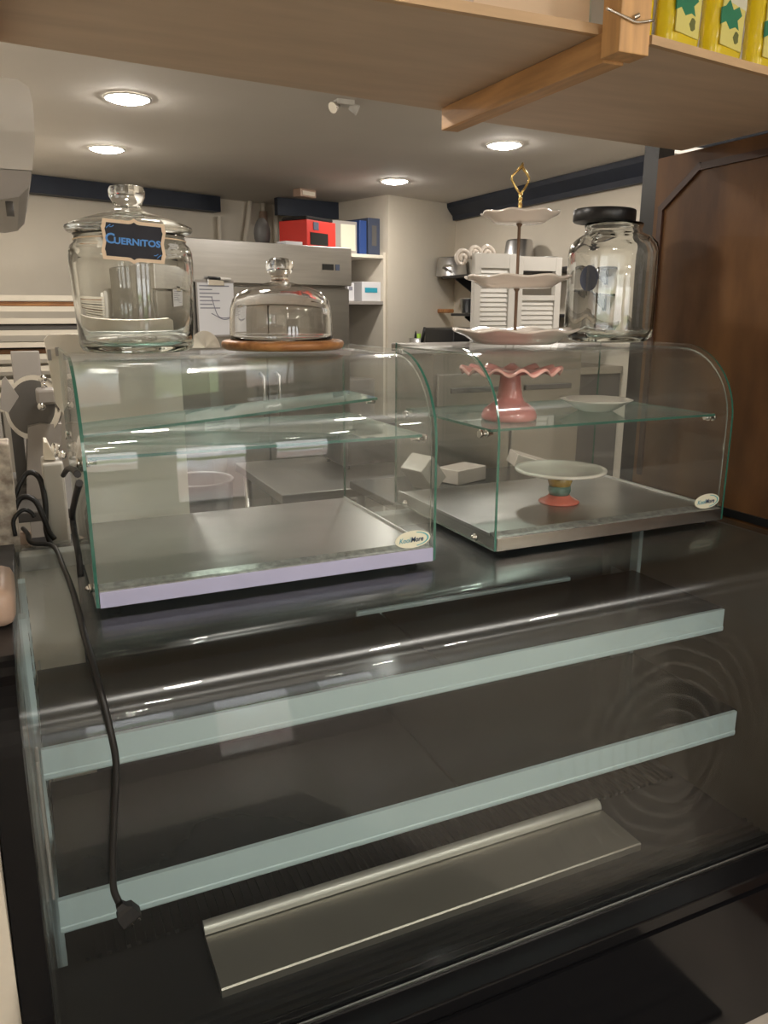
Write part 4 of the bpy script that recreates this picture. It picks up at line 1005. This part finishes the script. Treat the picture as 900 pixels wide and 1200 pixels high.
# meat slicer on a side cart
cz = -.56
t = thing('equipment_cart', 'low dark equipment cart along the left wall behind the display cases', 'cart', (.1,2.6,FLOOR))
b = nb(); box(b, WL+.02, .30, 2.40, 3.05, cz-.03, cz, bev=.003); obj('top', b, 'greyd', t)
for x in (WL+.05,.27):
    for y in (2.43,3.02):
        b = nb(); cyl(b, (x,y,FLOOR), (x,y,cz-.03), .015); obj('leg', b, 'greyd', t)
b = nb(); box(b, WL+.03, .29, 2.42, 3.03, FLOOR+.3, FLOOR+.32); obj('lower_shelf', b, 'greyd', t)
Y0 = 2.56
def S(x, y): return onY(x, y, Y0)
t = thing('meat_slicer', 'grey meat slicer with a round blade at the left behind the display cases', 'slicer', (.05,2.6,cz))
a_, b_ = S(31,501), S(70,549)
b = nb(); prism(b, [(S(33,501).x,S(33,501).z),(S(47,497).x,S(47,497).z),(S(72,497).x,S(72,497).z),(S(70,550).x,cz+.001),(S(27,550).x,cz+.001)], 'Y', Y0, Y0+.26); obj('base', b, 'grey', t)
cb = S(40,480)
b = nb(); n0_ = len(b.verts); lathe(b, [(0,-.012),(.082,-.012),(.098,-.004),(.098,.004),(.082,.010),(0,.010)], 48)
for f in b.faces:
    c = f.calc_center_median()
    if math.hypot(c.x,c.y) > .08: f.material_index = 1
bmesh.ops.rotate(b, verts=b.verts, cent=(0,0,0), matrix=(Matrix.Rotation(math.radians(-38),3,'Z') @ Matrix.Rotation(math.radians(78),3,'X')))
bmesh.ops.translate(b, verts=b.verts, vec=(cb.x, Y0+.06, cb.z)); obj('blade', b, ['greyd','chrome'], t, smooth_angle=40)
h0, h1 = S(41,455), S(66,472)
b = nb(); box(b, h0.x, h1.x, Y0-.05, Y0+.03, h1.z, h0.z, bev=.008); obj('sharpener_head', b, 'grey', t)
k0 = S(50,447); b = nb(); cyl(b, (k0.x,Y0-.01,h0.z), (k0.x,Y0-.01,k0.z), .006); ball(b, (k0.x,Y0-.01,k0.z+.008), .012); obj('knob', b, 'chrome', t)
kb = S(48,474); b = nb(); ball(b, (kb.x,Y0-.055,kb.z), .012); obj('set_screw', b, 'chrome', t)
b = nb(); prism(b, [(S(2,446).x,S(2,446).z),(S(6,442).x,S(6,442).z),(S(22,466).x,S(22,466).z),(S(10,485).x,S(10,485).z),(S(0,480).x,S(0,480).z)], 'Y', Y0+.02, Y0+.04); obj('meat_table', b, 'grey', t)
# connector between table and base
b = nb(); box(b, S(14,520).x, S(28,520).x, Y0+.10, Y0+.22, cz+.001, S(20,478).z); obj('motor_column', b, 'greyd', t)
b = nb(); box(b, S(-6,540).x, S(30,540).x, Y0+.02, Y0+.24, cz+.001, cz+.03, bev=.004); obj('slide_base', b, 'greyd', t)
# white cable box nearer the case
Y1 = 2.14
def T(x, y): return onY(x, y, Y1)
t = thing('side_stand', 'narrow dark stand left of the countertop cases', 'stand', (0,2.15,FLOOR))
b = nb(); box(b, WL+.004, .13, 2.04, 2.32, -.64, -.615, bev=.002); obj('stand_top', b, 'black', t)
b = nb(); box(b, WL+.01, .12, 2.06, 2.30, FLOOR, -.64); obj('stand_body', b, 'greyd', t)
sz = -.6145
t = thing('white_appliance', 'white upright electric appliance beside the left countertop case', 'appliance', (T(66,600).x,2.2,sz))
b = nb(); box(b, T(55,600).x, T(80,600).x, Y1, Y1+.13, sz+.02, T(60,543).z, bev=.006); obj('body', b, 'white', t)
b = nb(); box(b, T(57,600).x, T(79,600).x, Y1+.003, Y1+.127, sz, sz+.02); obj('base', b, 'led', t)
b = nb(); prism(b, [(T(52,520).x,T(52,520).z),(T(56,524).x,T(56,520).z),(T(66,541).x,T(66,541).z+.001),(T(52,541).x,T(52,541).z+.001)], 'Y', Y1+.02, Y1+.11); obj('funnel', b, 'cream', t)
b = nb(); q = T(66,529); cyl(b, (q.x-.008,Y1+.05,q.z-.02), (q.x+.004,Y1+.05,q.z+.012), .011); ball(b, (q.x+.014,Y1+.045,q.z-.018), .012); obj('valve', b, 'chrome', t)
# tall white plastic board
t = thing('white_menu_board', 'tall white plastic board standing behind the left countertop case', 'board', (.2,2.09,-.6))
q0, q1 = onY(51,392,2.06), onY(96,392,2.06)
b = nb(); pr = [(q0.x,q0.z-.012),(q0.x+.012,q0.z),(.36,q0.z),(.372,q0.z-.012),(.372,-.60),(q0.x+.045,-.60),(q0.x+.040,-.27),(q0.x+.012,-.22)]
prism(b, pr, 'Y', 2.06, 2.085); o = obj('board', b, 'boardwhite', t)
b = nb(); box(b, q0.x+.004, q0.x+.012, 2.054, 2.0595, q0.z-.06, q0.z-.035); box(b, q0.x+.022, q0.x+.03, 2.054, 2.0595, q0.z-.05, q0.z-.03); obj('hinge', b, 'grey', t)
b = nb(); box(b, .14, .36, 2.05, 2.11, -.62, -.60); obj('board_foot', b, 'cream', t)
t = thing('board_stand', 'low shelf carrying the white board behind the left case', 'shelf', (.45,2.1,FLOOR))
b = nb(); box(b, .135, .95, 2.04, 2.34, -.645, -.621, bev=.002); obj('shelf_top', b, 'shelfmetal', t)
b = nb(); box(b, .14, .94, 2.05, 2.32, FLOOR, -.645); obj('shelf_body', b, 'greyd', t)
# stone post at the far left
q = onY(10, 520, 2.06)
b = nb(); box(b, WL+.001, q.x, 2.06, 2.16, -.6145, q.z, bev=.004); tag(obj('stone_slab', b, 'stone'), 'mottled stone slab leaning at the far left edge', 'slab')
# cable tangle
def cable(ps, r, lab, Y=2.2, name='loose_cable'):
    b = nb(); pts = []
    for i, p in enumerate(ps):
        yy = p[2] if len(p) > 2 else Y
        v_ = onY(p[0], p[1], yy)
        if v_.z < sz+r: v_.z = sz+r
        pts.append(v_)
    tube(b, smooth_path(pts, 6), r, 8); return tag(obj(name, b, 'cord'), lab, 'cable', 'black cables left of the countertop cases')
cable([(14,590,2.16),(30,556,2.17),(46,560,2.16),(53,590,2.13),(54,620,2.12),(60,640,2.11)], .007, 'thick black cable arching over the clutter beside the white appliance')
cable([(12,610,2.10),(24,584,2.11),(40,586,2.10),(50,604,2.09),(57,622,2.09),(64,632,2.09)], .007, 'black cable looping lower in front of the thick one')
cable([(18,628,2.04),(16,610,2.04),(26,598,2.04),(36,600,2.04),(40,606,2.04)], .005, 'thin black cable coiled above the power strip')
def strap(ps, r, lab, name):
    pts = []
    for x, y in ps:
        v_ = onX(x, y, .068); v_.z = max(v_.z, ZT+.006+r); pts.append(v_)
    b = nb(); tube(b, smooth_path(pts, 6), r, 8); tag(obj(name, b, 'rubber'), lab, 'strap')
strap([(74,557),(79,550),(85,550),(91,556)], .006, 'short black hooked strap at the upper left edge of the left case', 'hooked_strap')
strap([(93,566),(88,585),(85,604),(88,628),(92,650),(95,676)], .0062, 'long dark strap hanging down outside the left side glass of the left case', 'hanging_strap')
# power strip with the cord's connector
t = thing('power_strip', 'black power strip with a beige connector left of the countertop cases', 'power strip', (-.04,2.09,sz))
b = nb(); box(b, -.135, .02, 2.055, 2.135, sz+.0005, sz+.035, bev=.005); obj('housing', b, 'rubber', t)
for k in range(3):
    b = nb(); box(b, -.125+.045*k, -.10+.045*k, 2.0525, 2.0565, sz+.01, sz+.028); obj('socket', b, 'greyd', t)
b = nb(); box(b, -.055, -.018, 2.085, 2.115, sz+.0355, sz+.075, bev=.005); obj('connector', b, 'tan', t)

# ================================================================== CAMERA, WORLD, RENDER
cam = bpy.data.cameras.new('camera'); co = bpy.data.objects.new('camera', cam); C.objects.link(co)
cam.sensor_fit = 'AUTO'; cam.sensor_width = 36; cam.lens = F/1200*36; cam.clip_start = .02
R = Matrix((RT, UP, -FW)).transposed()
co.matrix_world = R.to_4x4()
for o in list(C.objects):
    if o.parent is None: o.location.z += H
sc = bpy.context.scene; sc.camera = co
w = bpy.data.worlds.new('world'); sc.world = w; w.use_nodes = True
w.node_tree.nodes['Background'].inputs[0].default_value = (.75,.85,1,1); w.node_tree.nodes['Background'].inputs[1].default_value = .6
sc.view_settings.view_transform = 'Standard'; sc.view_settings.look = 'None'; sc.view_settings.gamma = 1; sc.view_settings.use_curve_mapping = False
sc.view_settings.exposure = 1.65
try:
    cy = sc.cycles
    cy.max_bounces = 24; cy.transparent_max_bounces = 48; cy.transmission_bounces = 20; cy.glossy_bounces = 8; cy.diffuse_bounces = 5
    cy.use_denoising = True; cy.sample_clamp_indirect = 6; cy.caustics_refractive = True; cy.caustics_reflective = False; cy.blur_glossy = .5
except Exception: pass
